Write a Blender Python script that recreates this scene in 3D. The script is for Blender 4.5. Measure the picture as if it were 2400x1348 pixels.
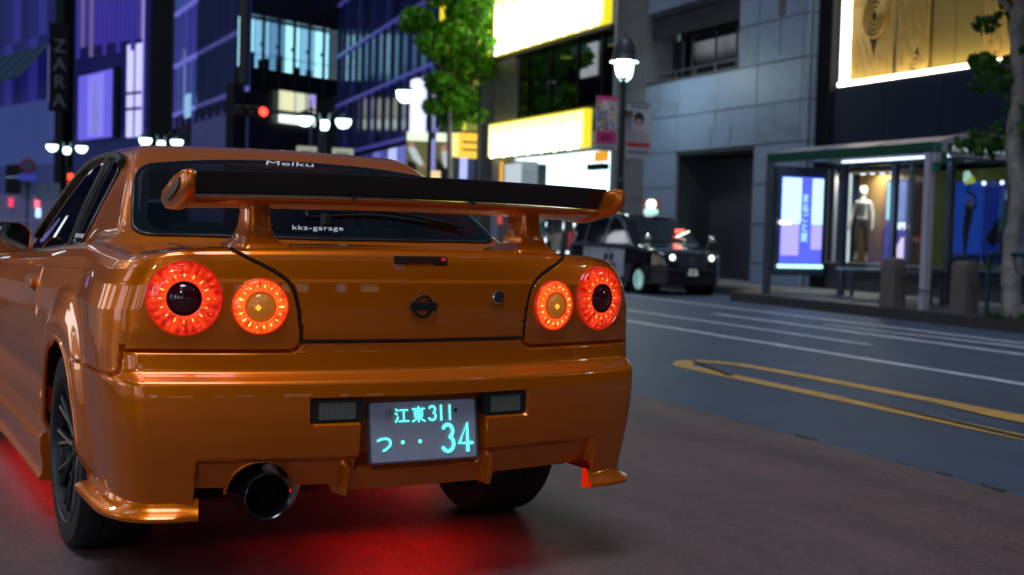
import bpy, bmesh, math, random
import numpy as np
from mathutils import Vector, Matrix, Euler
random.seed(7); RNG = np.random.default_rng(7)
sc = bpy.context.scene
for o in list(bpy.data.objects): bpy.data.objects.remove(o)
COL = sc.collection
R = math.radians

# ------------------------------------------------------------------ camera
cam_d = bpy.data.cameras.new('camera'); cam = bpy.data.objects.new('camera', cam_d); COL.objects.link(cam)
YAW, PITCH, ROLL = 0.40786, -0.0450, 0.0285
fw = Vector((math.sin(YAW)*math.cos(PITCH), math.cos(YAW)*math.cos(PITCH), math.sin(PITCH)))
rt0 = Vector((math.cos(YAW), -math.sin(YAW), 0)); up0 = rt0.cross(fw)
rt = math.cos(ROLL)*rt0+math.sin(ROLL)*up0; up = -math.sin(ROLL)*rt0+math.cos(ROLL)*up0
CAMP = Vector((-1.18457, -3.37441, 1.03217))
mw = Matrix((rt, up, -fw)).transposed().to_4x4(); mw.translation = CAMP
cam.matrix_world = mw
cam_d.sensor_width = 36; cam_d.lens = 44.676; cam_d.clip_start = .05; cam_d.clip_end = 1500
cam_d.dof.use_dof = True; cam_d.dof.focus_distance = 3.55; cam_d.dof.aperture_fstop = 3.6
sc.camera = cam

# ------------------------------------------------------------------ night sky, faint overhead city light, exposure
world = bpy.data.worlds.new('World'); sc.world = world; world.use_nodes = True
wn = world.node_tree.nodes; wl = world.node_tree.links
bgn = wn['Background']; sky = wn.new('ShaderNodeTexSky'); sky.sky_type = 'NISHITA'; sky.sun_disc = False
SUN_EL, SUN_AZ = R(73), R(-146)
sky.sun_elevation = SUN_EL; sky.sun_rotation = SUN_AZ; sky.air_density = 1.4; sky.dust_density = .3; sky.ozone_density = 4
wl.new(sky.outputs[0], bgn.inputs[0]); bgn.inputs[1].default_value = 0.020
sun_d = bpy.data.lights.new('sun', 'SUN'); sun = bpy.data.objects.new('sun', sun_d); COL.objects.link(sun)
sun_d.energy = 1.25; sun_d.angle = R(24); sun_d.color = (.84, .92, 1.0)
sdir = Vector((math.sin(SUN_AZ)*math.cos(SUN_EL), math.cos(SUN_AZ)*math.cos(SUN_EL), math.sin(SUN_EL)))
sun.rotation_euler = sdir.to_track_quat('Z', 'Y').to_euler()
sc.view_settings.view_transform = 'Standard'; sc.view_settings.look = 'None'
sc.view_settings.exposure = 0.12; sc.view_settings.gamma = 1.0
sc.render.engine = 'CYCLES'
try: sc.cycles.max_bounces = 6; sc.cycles.caustics_reflective = False; sc.cycles.caustics_refractive = False; sc.cycles.sample_clamp_indirect = 4
except Exception: pass

# ------------------------------------------------------------------ materials
MATS = {}
def mat(name, col=(.5,.5,.5), rough=.5, metal=0, coat=0, emis=None, es=0, noise=0, nscale=4, bump=0, bscale=60, spec=None, alpha=None):
    """principled material; noise = relative colour variation, bump = fine relief"""
    if name in MATS: return MATS[name]
    m = bpy.data.materials.new(name); m.use_nodes = True; MATS[name] = m
    n = m.node_tree.nodes; l = m.node_tree.links; b = n['Principled BSDF']
    b.inputs['Base Color'].default_value = (*col, 1); b.inputs['Roughness'].default_value = rough
    b.inputs['Metallic'].default_value = metal
    if coat: b.inputs['Coat Weight'].default_value = coat; b.inputs['Coat Roughness'].default_value = .04
    if spec is not None: b.inputs['Specular IOR Level'].default_value = spec
    if emis: b.inputs['Emission Color'].default_value = (*emis, 1); b.inputs['Emission Strength'].default_value = es
    if alpha is not None: b.inputs['Alpha'].default_value = alpha
    if noise or bump:
        tc = n.new('ShaderNodeTexCoord')
    if noise:
        nz = n.new('ShaderNodeTexNoise'); nz.inputs['Scale'].default_value = nscale; nz.inputs['Detail'].default_value = 8; nz.inputs['Roughness'].default_value = .65
        l.new(tc.outputs['Object'], nz.inputs['Vector'])
        rp = n.new('ShaderNodeValToRGB'); rp.color_ramp.elements[0].position = .3; rp.color_ramp.elements[1].position = .7
        rp.color_ramp.elements[0].color = (*[max(0, c*(1-noise)) for c in col], 1); rp.color_ramp.elements[1].color = (*[min(1, c*(1+noise)) for c in col], 1)
        l.new(nz.outputs['Fac'], rp.inputs[0]); l.new(rp.outputs[0], b.inputs['Base Color'])
    if bump:
        nb = n.new('ShaderNodeTexNoise'); nb.inputs['Scale'].default_value = bscale; nb.inputs['Detail'].default_value = 6
        l.new(tc.outputs['Object'], nb.inputs['Vector'])
        bm = n.new('ShaderNodeBump'); bm.inputs['Strength'].default_value = bump; bm.inputs['Distance'].default_value = .02
        l.new(nb.outputs['Fac'], bm.inputs['Height']); l.new(bm.outputs[0], b.inputs['Normal'])
    return m
def emit(name, col, s): return mat(name, (.02,.02,.02), .4, emis=col, es=s)
def glass(name, tint=(.25,.3,.32), rough=.02, refl=1.0):
    """thin pane: see-through tint with a Fresnel reflection"""
    if name in MATS: return MATS[name]
    m = bpy.data.materials.new(name); m.use_nodes = True; MATS[name] = m
    n = m.node_tree.nodes; l = m.node_tree.links; n.clear()
    out = n.new('ShaderNodeOutputMaterial'); mx = n.new('ShaderNodeMixShader'); tr = n.new('ShaderNodeBsdfTransparent'); gl = n.new('ShaderNodeBsdfGlossy'); fr = n.new('ShaderNodeFresnel')
    tr.inputs[0].default_value = (*tint, 1); gl.inputs['Roughness'].default_value = rough; gl.inputs[0].default_value = (refl, refl, refl, 1); ge = n.new('ShaderNodeNewGeometry'); mm = n.new('ShaderNodeMath'); mm.operation = 'MULTIPLY_ADD'; mm.inputs[1].default_value = 1/1.5-1.5; mm.inputs[2].default_value = 1.5; l.new(ge.outputs['Backfacing'], mm.inputs[0]); l.new(mm.outputs[0], fr.inputs[0])
    l.new(fr.outputs[0], mx.inputs[0]); l.new(tr.outputs[0], mx.inputs[1]); l.new(gl.outputs[0], mx.inputs[2]); l.new(mx.outputs[0], out.inputs[0])
    return m

# ------------------------------------------------------------------ object helpers
def tag(o, label=None, cat=None, group=None, kind=None):
    if label: o['label'] = label
    if cat: o['category'] = cat
    if group: o['group'] = group
    if kind: o['kind'] = kind
    return o
def thing(name, label, cat, loc=(0,0,0), rotz=0, group=None):
    o = bpy.data.objects.new(name, None); COL.objects.link(o); o.empty_display_size = .1
    o.location = loc; o.rotation_euler = (0,0,rotz); return tag(o, label, cat, group)
def mesh(name, v, f, m=None, parent=None, smooth=False, mats=None, mi=None):
    me = bpy.data.meshes.new(name)
    me.from_pydata([tuple(map(float, p)) for p in v], [], [tuple(map(int, q)) for q in f])
    for mm in (mats or ([m] if m else [])): me.materials.append(mm)
    if mi is not None: me.polygons.foreach_set('material_index', np.asarray(mi, dtype=np.int32))
    if smooth: me.polygons.foreach_set('use_smooth', np.ones(len(me.polygons), dtype=bool))
    me.update(); return link(name, me, parent)
def link(name, me, parent=None):
    o = bpy.data.objects.new(name, me); COL.objects.link(o); o.parent = parent; return o
def autosmooth(o, ang=35):
    me = o.data; me.polygons.foreach_set('use_smooth', np.ones(len(me.polygons), dtype=bool))
    try: me.set_sharp_from_angle(angle=R(ang))
    except Exception: pass
    return o
UNIT = {}
CV = [(-.5,-.5,-.5),(.5,-.5,-.5),(.5,.5,-.5),(-.5,.5,-.5),(-.5,-.5,.5),(.5,-.5,.5),(.5,.5,.5),(-.5,.5,.5)]
CF = [(0,3,2,1),(4,5,6,7),(0,1,5,4),(1,2,6,5),(2,3,7,6),(3,0,4,7)]
def bx(name, m, parent, lo, hi):
    """box piece between two corners (parent's frame); alike pieces share one mesh"""
    if m.name not in UNIT:
        me = bpy.data.meshes.new('block'); me.from_pydata(CV, [], CF); me.materials.append(m); UNIT[m.name] = me
    o = link(name, UNIT[m.name], parent)
    o.location = [(a+b)/2 for a, b in zip(lo, hi)]; o.scale = [max(1e-4, abs(b-a)) for a, b in zip(lo, hi)]
    return o
class MB:
    """mesh collector: several shapes joined into one part"""
    def __init__(s): s.v = []; s.f = []
    def add(s, v, f):
        n = len(s.v); s.v += [tuple(p) for p in v]; s.f += [tuple(i+n for i in q) for q in f]; return s
    def box(s, lo, hi):
        return s.add([tuple((lo[k]+hi[k])/2+c[k]*(hi[k]-lo[k]) for k in range(3)) for c in CV], CF)
    def obox(s, c, size, rot):
        M = rot.to_matrix() if hasattr(rot, 'to_matrix') else rot
        return s.add([Vector(c)+M@Vector([p[k]*size[k] for k in range(3)]) for p in CV], CF)
    def tube(s, pts, r, n=8, cap=True):
        pts = [Vector(p) for p in pts]; rr = r if hasattr(r, '__len__') else [r]*len(pts)
        base = len(s.v); t0 = None
        for i, p in enumerate(pts):
            t = (pts[min(i+1, len(pts)-1)]-pts[max(i-1, 0)]).normalized()
            if t0 is None:
                a = t.orthogonal().normalized()
            else:
                a = (a-t*a.dot(t)).normalized()
            b = t.cross(a); t0 = t
            for k in range(n):
                an = 2*math.pi*k/n; s.v.append(tuple(p+(a*math.cos(an)+b*math.sin(an))*rr[i]))
        for i in range(len(pts)-1):
            for k in range(n):
                s.f.append((base+i*n+k, base+i*n+(k+1)%n, base+(i+1)*n+(k+1)%n, base+(i+1)*n+k))
        if cap:
            s.f.append(tuple(base+k for k in range(n))[::-1]); s.f.append(tuple(base+(len(pts)-1)*n+k for k in range(n)))
        return s
    def lathe(s, prof, n=24, axis='z', c=(0,0,0), cap=False):
        base = len(s.v); m = len(prof)
        for k in range(n):
            an = 2*math.pi*k/n
            for r, h in prof:
                a, b = r*math.cos(an), r*math.sin(an)
                p = (a, b, h) if axis == 'z' else ((a, h, b) if axis == 'y' else (h, a, b))
                s.v.append(tuple(p[q]+c[q] for q in range(3)))
        for k in range(n):
            for i in range(m-1):
                q = (base+k*m+i, base+((k+1)%n)*m+i, base+((k+1)%n)*m+i+1, base+k*m+i+1)
                s.f.append(q if axis != 'y' else q[::-1])
        return s
    def prism(s, poly, h0, h1, plane='xy'):
        n = len(poly); base = len(s.v)
        for h in (h0, h1):
            for a, b in poly: s.v.append({'xy': (a, b, h), 'xz': (a, h, b), 'yz': (h, a, b)}[plane])
        s.f.append(tuple(base+i for i in range(n))[::-1]); s.f.append(tuple(base+n+i for i in range(n)))
        for i in range(n): s.f.append((base+i, base+(i+1)%n, base+n+(i+1)%n, base+n+i))
        return s
    def build(s, name, m, parent=None, smooth=None):
        o = mesh(name, s.v, s.f, m, parent)
        bm = bmesh.new(); bm.from_mesh(o.data); bmesh.ops.recalc_face_normals(bm, faces=bm.faces); bm.to_mesh(o.data); bm.free()
        if smooth: autosmooth(o, smooth)
        return o
def bevel(o, w=.01, seg=2):
    md = o.modifiers.new('bevel', 'BEVEL'); md.width = w; md.segments = seg; md.limit_method = 'ANGLE'; return o
def grid_faces(nr, nc):
    i, j = np.meshgrid(np.arange(nr-1), np.arange(nc-1), indexing='ij')
    a = (i*nc+j).ravel(); return np.stack([a, a+1, a+nc+1, a+nc], 1)
def text(name, body, size, m, parent, loc, rot, extrude=.002, align='CENTER', shear=0, sx=1.0, spacing=1.0):
    cu = bpy.data.curves.new(name, 'FONT'); cu.body = body; cu.size = size; cu.extrude = extrude; cu.align_x = align; cu.align_y = 'CENTER'; cu.shear = shear; cu.resolution_u = 3; cu.space_character = spacing
    t = bpy.data.objects.new(name, cu); COL.objects.link(t)
    me = bpy.data.meshes.new_from_object(t)
    bpy.data.objects.remove(t); me.materials.clear(); me.materials.append(m)
    o = link(name, me, parent); o.location = loc; o.rotation_euler = rot; o.scale = (sx, 1, 1); return o
def sstep(a, b, t):
    t = np.clip((np.asarray(t, float)-a)/(b-a), 0, 1); return t*t*(3-2*t)
def catmull(pts, n=8, closed=False):
    P = [np.array(p, float) for p in pts]; out = []; N = len(P)
    for i in range(N if closed else N-1):
        p0 = P[(i-1) % N] if closed or i > 0 else P[0]; p1 = P[i]; p2 = P[(i+1) % N]; p3 = P[(i+2) % N] if closed or i < N-2 else P[-1]
        for k in range(n):
            t = k/n; out.append(.5*((2*p1)+(-p0+p2)*t+(2*p0-5*p1+4*p2-p3)*t*t+(-p0+3*p1-3*p2+p3)*t**3))
    if not closed: out.append(P[-1])
    return np.array(out)
def rounded(pts, r, n=5):
    """polygon with rounded corners (2D)"""
    out = []; N = len(pts)
    for i in range(N):
        p = np.array(pts[i], float); a = np.array(pts[i-1], float); b = np.array(pts[(i+1) % N], float)
        da = a-p; db = b-p; la, lb = np.linalg.norm(da), np.linalg.norm(db); rr = min(r, la*.45, lb*.45)
        s, e = p+da/la*rr, p+db/lb*rr
        for k in range(n+1):
            t = k/n; out.append((1-t)**2*s+2*t*(1-t)*p+t*t*e)
    return np.array(out)
# ------------------------------------------------------------------ ground
def ground_mat(name, col, var, streak, rough, red=None):
    """rolled surface: broad patches, streaks along the road, fine grit"""
    m = mat(name, col, rough); n = m.node_tree.nodes; l = m.node_tree.links; b = n['Principled BSDF']
    g = n.new('ShaderNodeNewGeometry')
    def noise(scale, vec, det=6, rgh=.6):
        t = n.new('ShaderNodeTexNoise'); t.inputs['Scale'].default_value = scale; t.inputs['Detail'].default_value = det; t.inputs['Roughness'].default_value = rgh; l.new(vec, t.inputs['Vector']); return t.outputs['Fac']
    mp = n.new('ShaderNodeMapping'); mp.inputs['Scale'].default_value = (1, .12, 1); mp.inputs['Rotation'].default_value = (0,0,.10); l.new(g.outputs['Position'], mp.inputs['Vector'])
    a = noise(1.1, g.outputs['Position'], 8, .7); s = noise(3.2, mp.outputs[0], 5); f = noise(85, g.outputs['Position'], 3); p = noise(22, g.outputs['Position'], 4)
    def mad(x, k, y):
        q = n.new('ShaderNodeMath'); q.operation = 'MULTIPLY_ADD'; l.new(x, q.inputs[0]); q.inputs[1].default_value = k
        if hasattr(y, 'links'): l.new(y, q.inputs[2])
        else: q.inputs[2].default_value = y
        return q.outputs[0]
    t = mad(a, var, -(var+streak+.80+.40)/2); t = mad(s, streak, t); t = mad(f, .80, t); t = mad(p, .40, t)
    t = mad(t, 1.9, 1.0)
    mx = n.new('ShaderNodeMix'); mx.data_type = 'RGBA'; mx.blend_type = 'MULTIPLY'; mx.inputs['Factor'].default_value = 1
    mx.inputs[6].default_value = (*col, 1); l.new(t, mx.inputs[7])
    outc = mx.outputs[2]
    if red:
        m2 = n.new('ShaderNodeMix'); m2.data_type = 'RGBA'; rp = n.new('ShaderNodeValToRGB'); rp.color_ramp.elements[0].position = .42; rp.color_ramp.elements[1].position = .66
        l.new(noise(.8, mp.outputs[0], 7, .7), rp.inputs[0]); l.new(rp.outputs[0], m2.inputs['Factor']); l.new(outc, m2.inputs[6])
        m3 = n.new('ShaderNodeMix'); m3.data_type = 'RGBA'; m3.blend_type = 'MULTIPLY'; m3.inputs['Factor'].default_value = 1; m3.inputs[6].default_value = (*red, 1); l.new(t, m3.inputs[7])
        l.new(m3.outputs[2], m2.inputs[7]); outc = m2.outputs[2]
    l.new(outc, b.inputs['Base Color'])
    bp = n.new('ShaderNodeBump'); bp.inputs['Strength'].default_value = .35; bp.inputs['Distance'].default_value = .004; l.new(f, bp.inputs['Height']); l.new(bp.outputs[0], b.inputs['Normal'])
    return m
ASPH = ground_mat('asphalt', (.043,.068,.120), .5, .35, .55)
REDP = ground_mat('brown_red_paving', (.098,.070,.074), .7, .6, .6, (.135,.066,.074))
PAVE = mat('pavement_slabs', (.13,.135,.15), .6, noise=.2, nscale=1.5)
PAVEB = mat('brown_pavement_edge', (.10,.075,.07), .6, noise=.25, nscale=4)
KERB = mat('dark_kerb_stone', (.035,.035,.04), .6, noise=.3, nscale=6)
WLINE = mat('worn_white_paint', (.55,.56,.66), .55, noise=.35, nscale=7, bump=.3)
YLINE = mat('worn_yellow_paint', (.54,.31,.075), .55, noise=.25, nscale=6, bump=.3)
SKID = mat('tyre_skid', (.03,.03,.033), .6)
def sheet(name, pts, z, m, kind='structure', parent=None):
    o = mesh(name, [(x, y, z) for x, y in pts], [tuple(range(len(pts)))], m, parent); 
    if kind and parent is None: tag(o, kind=kind)
    return o
sheet('road', [(-300,-200),(500,-200),(500,700),(-300,700)], 0, ASPH)
lane = sheet('parking_lane', [(-3.2,-40),(2.80,-40),(2.80,26),(-3.2,26)], .004, REDP)
for i, (x, y, w, h) in enumerate([(2.80,3.25,.03,.10),(2.82,1.9,.03,.22),(2.80,1.45,.025,.05),(2.81,1.2,.02,.10),(2.83,.95,.02,.12),(2.80,.6,.03,.16),(2.82,2.6,.02,.06)]):
    sheet('edge_crack', [(x-w/2,y),(x+w/2,y+.02),(x+w/2,y+h),(x-w/3,y+h)], .009, SKID, None, lane)
def stripe(x0, x1, ya, yb, n=40, wob=.012, m=WLINE, name='lane_line', z=.004):
    """painted line with worn ragged edges"""
    ys = np.linspace(ya, yb, n); L = [(x0+random.uniform(-wob, wob), y) for y in ys]; Rr = [(x1+random.uniform(-wob, wob), y) for y in ys]
    v = [(x, y, z) for x, y in L+Rr]; f = [(i, n+i, n+i+1, i+1) for i in range(n-1)]
    return tag(mesh(name, v, f, m), kind='structure')
stripe(5.96,6.08,-25,16,260,.012); stripe(6.99,7.09,6.7,22,90,.008); stripe(7.90,8.02,-25,11.0,160,.008); stripe(8.95,9.06,-25,30,160,.008)
sheet('lane_line', [(8.56,-25),(8.68,-25),(8.66,6.5),(8.40,9.2),(8.33,9.2),(8.54,6.5)], .004, WLINE)
yl = [(4.03,-14),(4.03,5.22),(4.16,5.52),(4.34,5.60),(4.52,5.52),(4.66,5.0),(4.68,-14)]
pathy = catmull([(4.03,-14),(4.03,2),(4.03,4.9),(4.10,5.36),(4.30,5.56),(4.50,5.40),(4.60,4.8),(4.63,2),(4.65,-14)], 10)
tg_ = np.gradient(pathy, axis=0); tg_ /= np.linalg.norm(tg_, axis=1, keepdims=True); nl = np.stack([-tg_[:,1], tg_[:,0]], 1)
n_ = len(pathy); vv = [(*(pathy[i]+nl[i]*.078), .004) for i in range(n_)]+[(*(pathy[i]-nl[i]*.078), .004) for i in range(n_)]
tag(mesh('yellow_marking', vv, [(i, i+1, n_+i+1, n_+i) for i in range(n_-1)], YLINE), kind='structure')
sheet('yellow_marking', [(4.52,2.95),(4.60,2.72),(4.72,2.35),(4.86,2.42),(4.95,1.6),(4.42,1.7),(4.44,2.4)], .0075, YLINE)
for a, b in (((4.33,5.62),(4.02,4.55)),((4.10,3.3),(3.98,1.2))):
    d = Vector((b[0]-a[0], b[1]-a[1])).normalized(); q = Vector((-d.y, d.x))*.03
    sheet('tyre_mark', [(a[0]+q.x*.3,a[1]+q.y*.3),(a[0]-q.x*.3,a[1]-q.y*.3),(b[0]-q.x,b[1]-q.y),(b[0]+q.x,b[1]+q.y)], .011, SKID)
# right-hand pavement: kerb with a lay-by behind the bus shelter
KP = [(10.15,-60),(10.15,14.0),(11.15,15.1),(11.15,33.0),(10.4,34.5),(10.4,52),(13,56)]
v = []; f = []
for x, y in KP: v += [(x,y,0),(x+.02,y,.14),(x+.17,y,.145)]
for i in range(len(KP)-1):
    for k in range(2): f.append((3*i+k, 3*(i+1)+k, 3*(i+1)+k+1, 3*i+k+1))
tag(MB().add(v, f).build('kerb', KERB), kind='structure')
sheet('pavement_edge', [(KP[0][0]+.17,-60),(11.05,-60),(11.05,13.9),(12.0,15.0),(12.0,33),(11.3,34.5),(11.3,52),(13,56)]+[(x+.17,y) for x, y in KP[1:-1]][::-1], .143, PAVEB)
sheet('pavement', [(11.0,-60),(40,-60),(40,60),(13.2,56.3),(11.25,52),(11.25,34.4),(11.95,33),(11.95,15),(11.0,13.8)], .140, PAVE)
# left-hand pavement, beyond the parked car
v = []; f = []
for y in (-60, 60): v += [(-3.2,y,0),(-3.22,y,.13),(-3.4,y,.135)]
for k in range(2): f.append((k, 3+k, 3+k+1, k+1))
tag(MB().add(v, f).build('kerb', KERB), kind='structure')
sheet('pavement', [(-40,-60),(-3.38,-60),(-3.38,60),(-40,60)], .132, PAVE)
# ================================================================== the orange coupe (its own frame: x right, y forward, z up, y=0 at the number plate)
CARROT = 0.09527
def paint(name, col, flake=.5):
    if name in MATS: return MATS[name]
    m = mat(name, col, .34, .55, 1.0, spec=.10)
    n = m.node_tree.nodes; l = m.node_tree.links; b = n['Principled BSDF']
    tc = n.new('ShaderNodeTexCoord'); v = n.new('ShaderNodeTexVoronoi'); v.inputs['Scale'].default_value = 900; l.new(tc.outputs['Object'], v.inputs['Vector'])
    bp = n.new('ShaderNodeBump'); bp.inputs['Strength'].default_value = .06; bp.inputs['Distance'].default_value = .001
    l.new(v.outputs['Distance'], bp.inputs['Height']); l.new(bp.outputs[0], b.inputs['Normal'])
    dz = n.new('ShaderNodeTexNoise'); dz.inputs['Scale'].default_value = 5; dz.inputs['Detail'].default_value = 8; l.new(tc.outputs['Object'], dz.inputs['Vector'])
    mr = n.new('ShaderNodeMapRange'); mr.inputs['From Min'].default_value = .35; mr.inputs['From Max'].default_value = .75; mr.inputs['To Min'].default_value = .008; mr.inputs['To Max'].default_value = .05
    l.new(dz.outputs['Fac'], mr.inputs[0]); l.new(mr.outputs[0], b.inputs['Coat Roughness'])
    return m
ORANGE = paint('orange_pearl_paint', (.80, .170, .0008))
BLACKTRIM = mat('black_rubber_trim', (.012,.012,.013), .45)
GAP = mat('panel_gap_black', (.004,.004,.004), .9)
CARBON = mat('dark_carbon', (.010,.009,.010), .22, 0, .6)
RIMM = mat('dark_grey_rim', (.035,.04,.05), .35, .6)
TYRE = mat('tyre_rubber', (.012,.012,.013), .75, bump=.3, bscale=90)
CHROME = mat('chrome', (.75,.77,.8), .12, 1)
DULLSTEEL = mat('dull_steel', (.25,.25,.27), .3, 1)
CARGLASS = glass('car_glass', (.40,.48,.48), .01); PRIV = glass('privacy_glass', (.05,.065,.06), .01)
CABIN = mat('cabin_fabric', (.012,.012,.014), .85)

car = thing('sports_coupe', 'orange two-door sports coupe with tall rear wing and lit round tail lamps', 'car', (0,0,0), CARROT)

K = .22
PZ = np.array([.18,.23,.27,.31,.36,.41,.46,.52,.575,.604,.612,.632,.640,.652,.688,.70,.74,.80,.845,.866,.876,.90,.922,.938,.948,.955])
PY = np.array([.002,-.008,-.017,-.026,-.036,-.045,-.052,-.056,-.055,-.051,-.046,-.010,-.006,-.004,.000,.000,-.003,-.003,-.002,-.001,.0035,.008,.013,.019,.027,.045])
HZ = np.array([.18,.30,.40,.50,.60,.69,.80,.87,.91,.935,.948,.955])
HW = np.array([.785,.800,.814,.827,.834,.836,.831,.814,.794,.774,.756,.730])
def ztop_side(y):
    return np.interp(y, [0,.3,.5,.8,1.1,1.8,2.5,3.2,3.7,4.1,4.35], [.9405,.9405,.950,.962,.950,.915,.884,.855,.82,.76,.70])
RC = .080
WHY, WHF, WHZ, WHR = .885, 3.43, .312, .312        # wheel centres (rear, front), radius
ARCH = .345
# column stations along half the plan contour: kind, parameter
cols = []
for x in np.concatenate([np.arange(0, .17, .01), np.arange(.17, .20, .003), np.arange(.20, .33, .006), np.arange(.33, .545, .0027), np.arange(.545, .64, .006), [.64,.647,.654,.661,.668,.676,.684,.692,.70]]): cols.append(('r', x))
for t in np.linspace(0, 1, 34)[0:]: cols.append(('c', t))
ys = [];  y = 0.
side_y = np.unique(np.concatenate([np.arange(.30, 3.96, .014), WHY+ARCH*np.cos(np.linspace(0, np.pi, 60)), WHF+ARCH*np.cos(np.linspace(0, np.pi, 60)), [WHY-ARCH-.002, WHY+ARCH+.002, WHF-ARCH-.002, WHF+ARCH+.002]]))
for y in side_y: cols.append(('s', y))
for t in np.linspace(0, 1, 26)[1:]: cols.append(('f', t))
for x in np.linspace(.60, 0, 40)[1:]: cols.append(('n', x))
YF = 4.36
def sidex(y, z0):
    """half width along the side at profile height z0, with waist and fender swell"""
    h = np.interp(z0, HZ, HW)
    h = h-.022*sstep(.36, .75, y)*sstep(.25, .5, z0)*(1-sstep(.86, .95, z0))-.012*np.exp(-((y-2.1)/.6)**2)-.05*sstep(3.7, 4.3, y)
    h = h-.010*np.exp(-((z0-.47)/.05)**2)*sstep(1.2, 1.35, y)*(1-sstep(2.95, 3.1, y))
    rho = np.hypot(y-WHY, z0-WHZ); h = h+.026*(1-sstep(.40, .52, rho))*sstep(.30, .36, z0)
    rho = np.hypot(y-WHF, z0-WHZ); h = h+.022*(1-sstep(.39, .50, rho))*sstep(.30, .36, z0)
    return h
def contour(kind, p, z0):
    """plan points of the shell for a column at profile heights z0 (scalar or array)"""
    z0 = np.asarray(z0, float); st = lambda a, b: np.stack(np.broadcast_arrays(a, b), -1)
    yr = np.interp(z0, PZ, PY); hw = np.interp(z0, HZ, HW)
    if kind == 's': return st(sidex(p, z0), np.full(z0.shape, float(p)))
    xs = hw-RC; y0 = yr+K*xs*xs; dy = 2*K*xs
    if kind == 'r':
        x = p/.70*xs; return st(x, yr+K*x*x)
    if kind == 'c':
        P0 = st(xs, y0); Pc = st(hw, y0+dy*RC); P3 = st(sidex(.30, z0), np.full(z0.shape, .30))
        a, b = P0+(Pc-P0)*.62, P3+(Pc-P3)*.62; t = p
        return (1-t)**3*P0+3*t*(1-t)**2*a+3*t*t*(1-t)*b+t**3*P3
    nose = YF-.10*np.abs(z0-.45)-.12*sstep(.6, .72, z0); sx = sidex(side_y[-1], z0)
    Q0 = st(sx, np.full(z0.shape, side_y[-1])); Q3 = st(np.full(z0.shape, .60), nose-.10); Qc = st(sx-.03, nose-.16)
    if kind == 'f':
        t = p; return (1-t)**3*Q0+3*t*(1-t)**2*(Q0+(Qc-Q0)*.7)+3*t*t*(1-t)*(Q3+(Qc-Q3)*.6)+t**3*Q3
    return st(np.full(z0.shape, float(p)), nose-.10*(p/.6)**2)
def bottom(kind, p):
    if kind == 'r':
        x = p/.70*.69
        b = .300-.006*sstep(.19, .21, x)+.028*sstep(.232, .247, x)-.083*sstep(.588, .602, x)
        return b
    if kind == 'c': return .245
    if kind == 's':
        for c in (WHY, WHF):
            d = abs(p-c)
            if d <= ARCH: return max(WHZ+math.sqrt(max(ARCH**2-d*d, 0)), .23)
        return .245 if p < WHY else .205
    return .17
def ztp_rear(x): x = np.abs(x); return .956+.014*(1-np.minimum(1, (x/.74)**2))-.022*sstep(.60, .80, x)
t_low = np.linspace(0, 1, 22)[:-1]; z_mid = np.concatenate([np.arange(.45, .60, .0085), np.arange(.60, .66, .004), np.arange(.66, .702, .004)])
t_mid = (z_mid-.45)/(z_mid[-1]-.45); t_top = np.concatenate([np.linspace(0, .62, 58)[1:], np.linspace(.62, .88, 30)[1:], np.linspace(.88, 1, 16)[1:]])
nrow = len(t_low)+len(t_mid)+len(t_top); ncol = len(cols)
V = np.zeros((nrow, ncol, 3)); Z0 = np.zeros((nrow, ncol))
for j, (kd, p) in enumerate(cols):
    zb = bottom(kd, p); zm = max(.45, zb+.012)
    zz0 = np.concatenate([zb+t_low*(zm-zb), zm+t_mid*(.70-zm), .70+t_top*.255])
    c0 = contour(kd, p, .9548 if kd in 'rc' else .9)
    if kd in 'rc': ztp = ztp_rear(c0[0])
    else: ztp = float(ztop_side(c0[1]))
    q = contour(kd, p, zz0); z = np.where(zz0 <= .70, zz0, .70+(zz0-.70)/.255*(ztp-.70))
    V[:, j, 0] = q[:, 0]; V[:, j, 1] = q[:, 1]; V[:, j, 2] = z; Z0[:, j] = zz0
KIND = np.array([{'r':0,'c':1,'s':2,'f':3,'n':4}[k] for k, _ in cols])
rearcol = (KIND <= 1)
# --- displacement: diffuser recess, fins, plate recess, panel gaps
X, Y, Z = V[..., 0].copy(), V[..., 1].copy(), V[..., 2].copy()
rec = (.020+.25*np.clip(.40-Z, 0, .2))*(1-sstep(.392, .406, Z))*(1-sstep(.606, .622, X))*rearcol[None]
fin = .050*np.exp(-((X-.222)/.012)**4)*(1-sstep(.375, .40, Z))*rearcol[None]*np.clip((.42-Z)/.1, 0, 1)
plr = .052*(1-sstep(.185, .195, X))*sstep(.36, .375, Z)*(1-sstep(.555, .566, Z))*rearcol[None]
lampr = .022*(1-sstep(.326, .334, X))*sstep(.497, .503, Z)*(1-sstep(.560, .566, Z))*sstep(.178, .186, X)*rearcol[None]
V[..., 1] += np.maximum(rec-fin*1.0, 0)*1.0+np.maximum(plr, lampr)
def segdist(A, B, pl):
    d = np.full(A.shape, 9.)
    for (a0, b0), (a1, b1) in zip(pl[:-1], pl[1:]):
        L2 = (a1-a0)**2+(b1-b0)**2; t = np.clip(((A-a0)*(a1-a0)+(B-b0)*(b1-b0))/max(L2, 1e-9), 0, 1)
        d = np.minimum(d, np.hypot(A-a0-t*(a1-a0), B-b0-t*(b1-b0)))
    return d
SEAM_TRUNK = [tuple(q) for q in catmull([(.530,.985),(.513,.957),(.47,.932),(.41,.900),(.374,.868),(.357,.82),(.349,.77),(.345,.735),(.345,.715)], 6)]
SEAM_LOW = [(.345,.716)]+[tuple(q) for q in catmull([(.345,.716),(.352,.699),(.372,.690),(.42,.6885),(.9,.6885)], 6)]
SEAM_MID = [(0,.7155),(.345,.7155)]
SEAM_SIDE = [(.150,.70),(.153,.632),(.17,.6235),(.62,.6215)]
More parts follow.
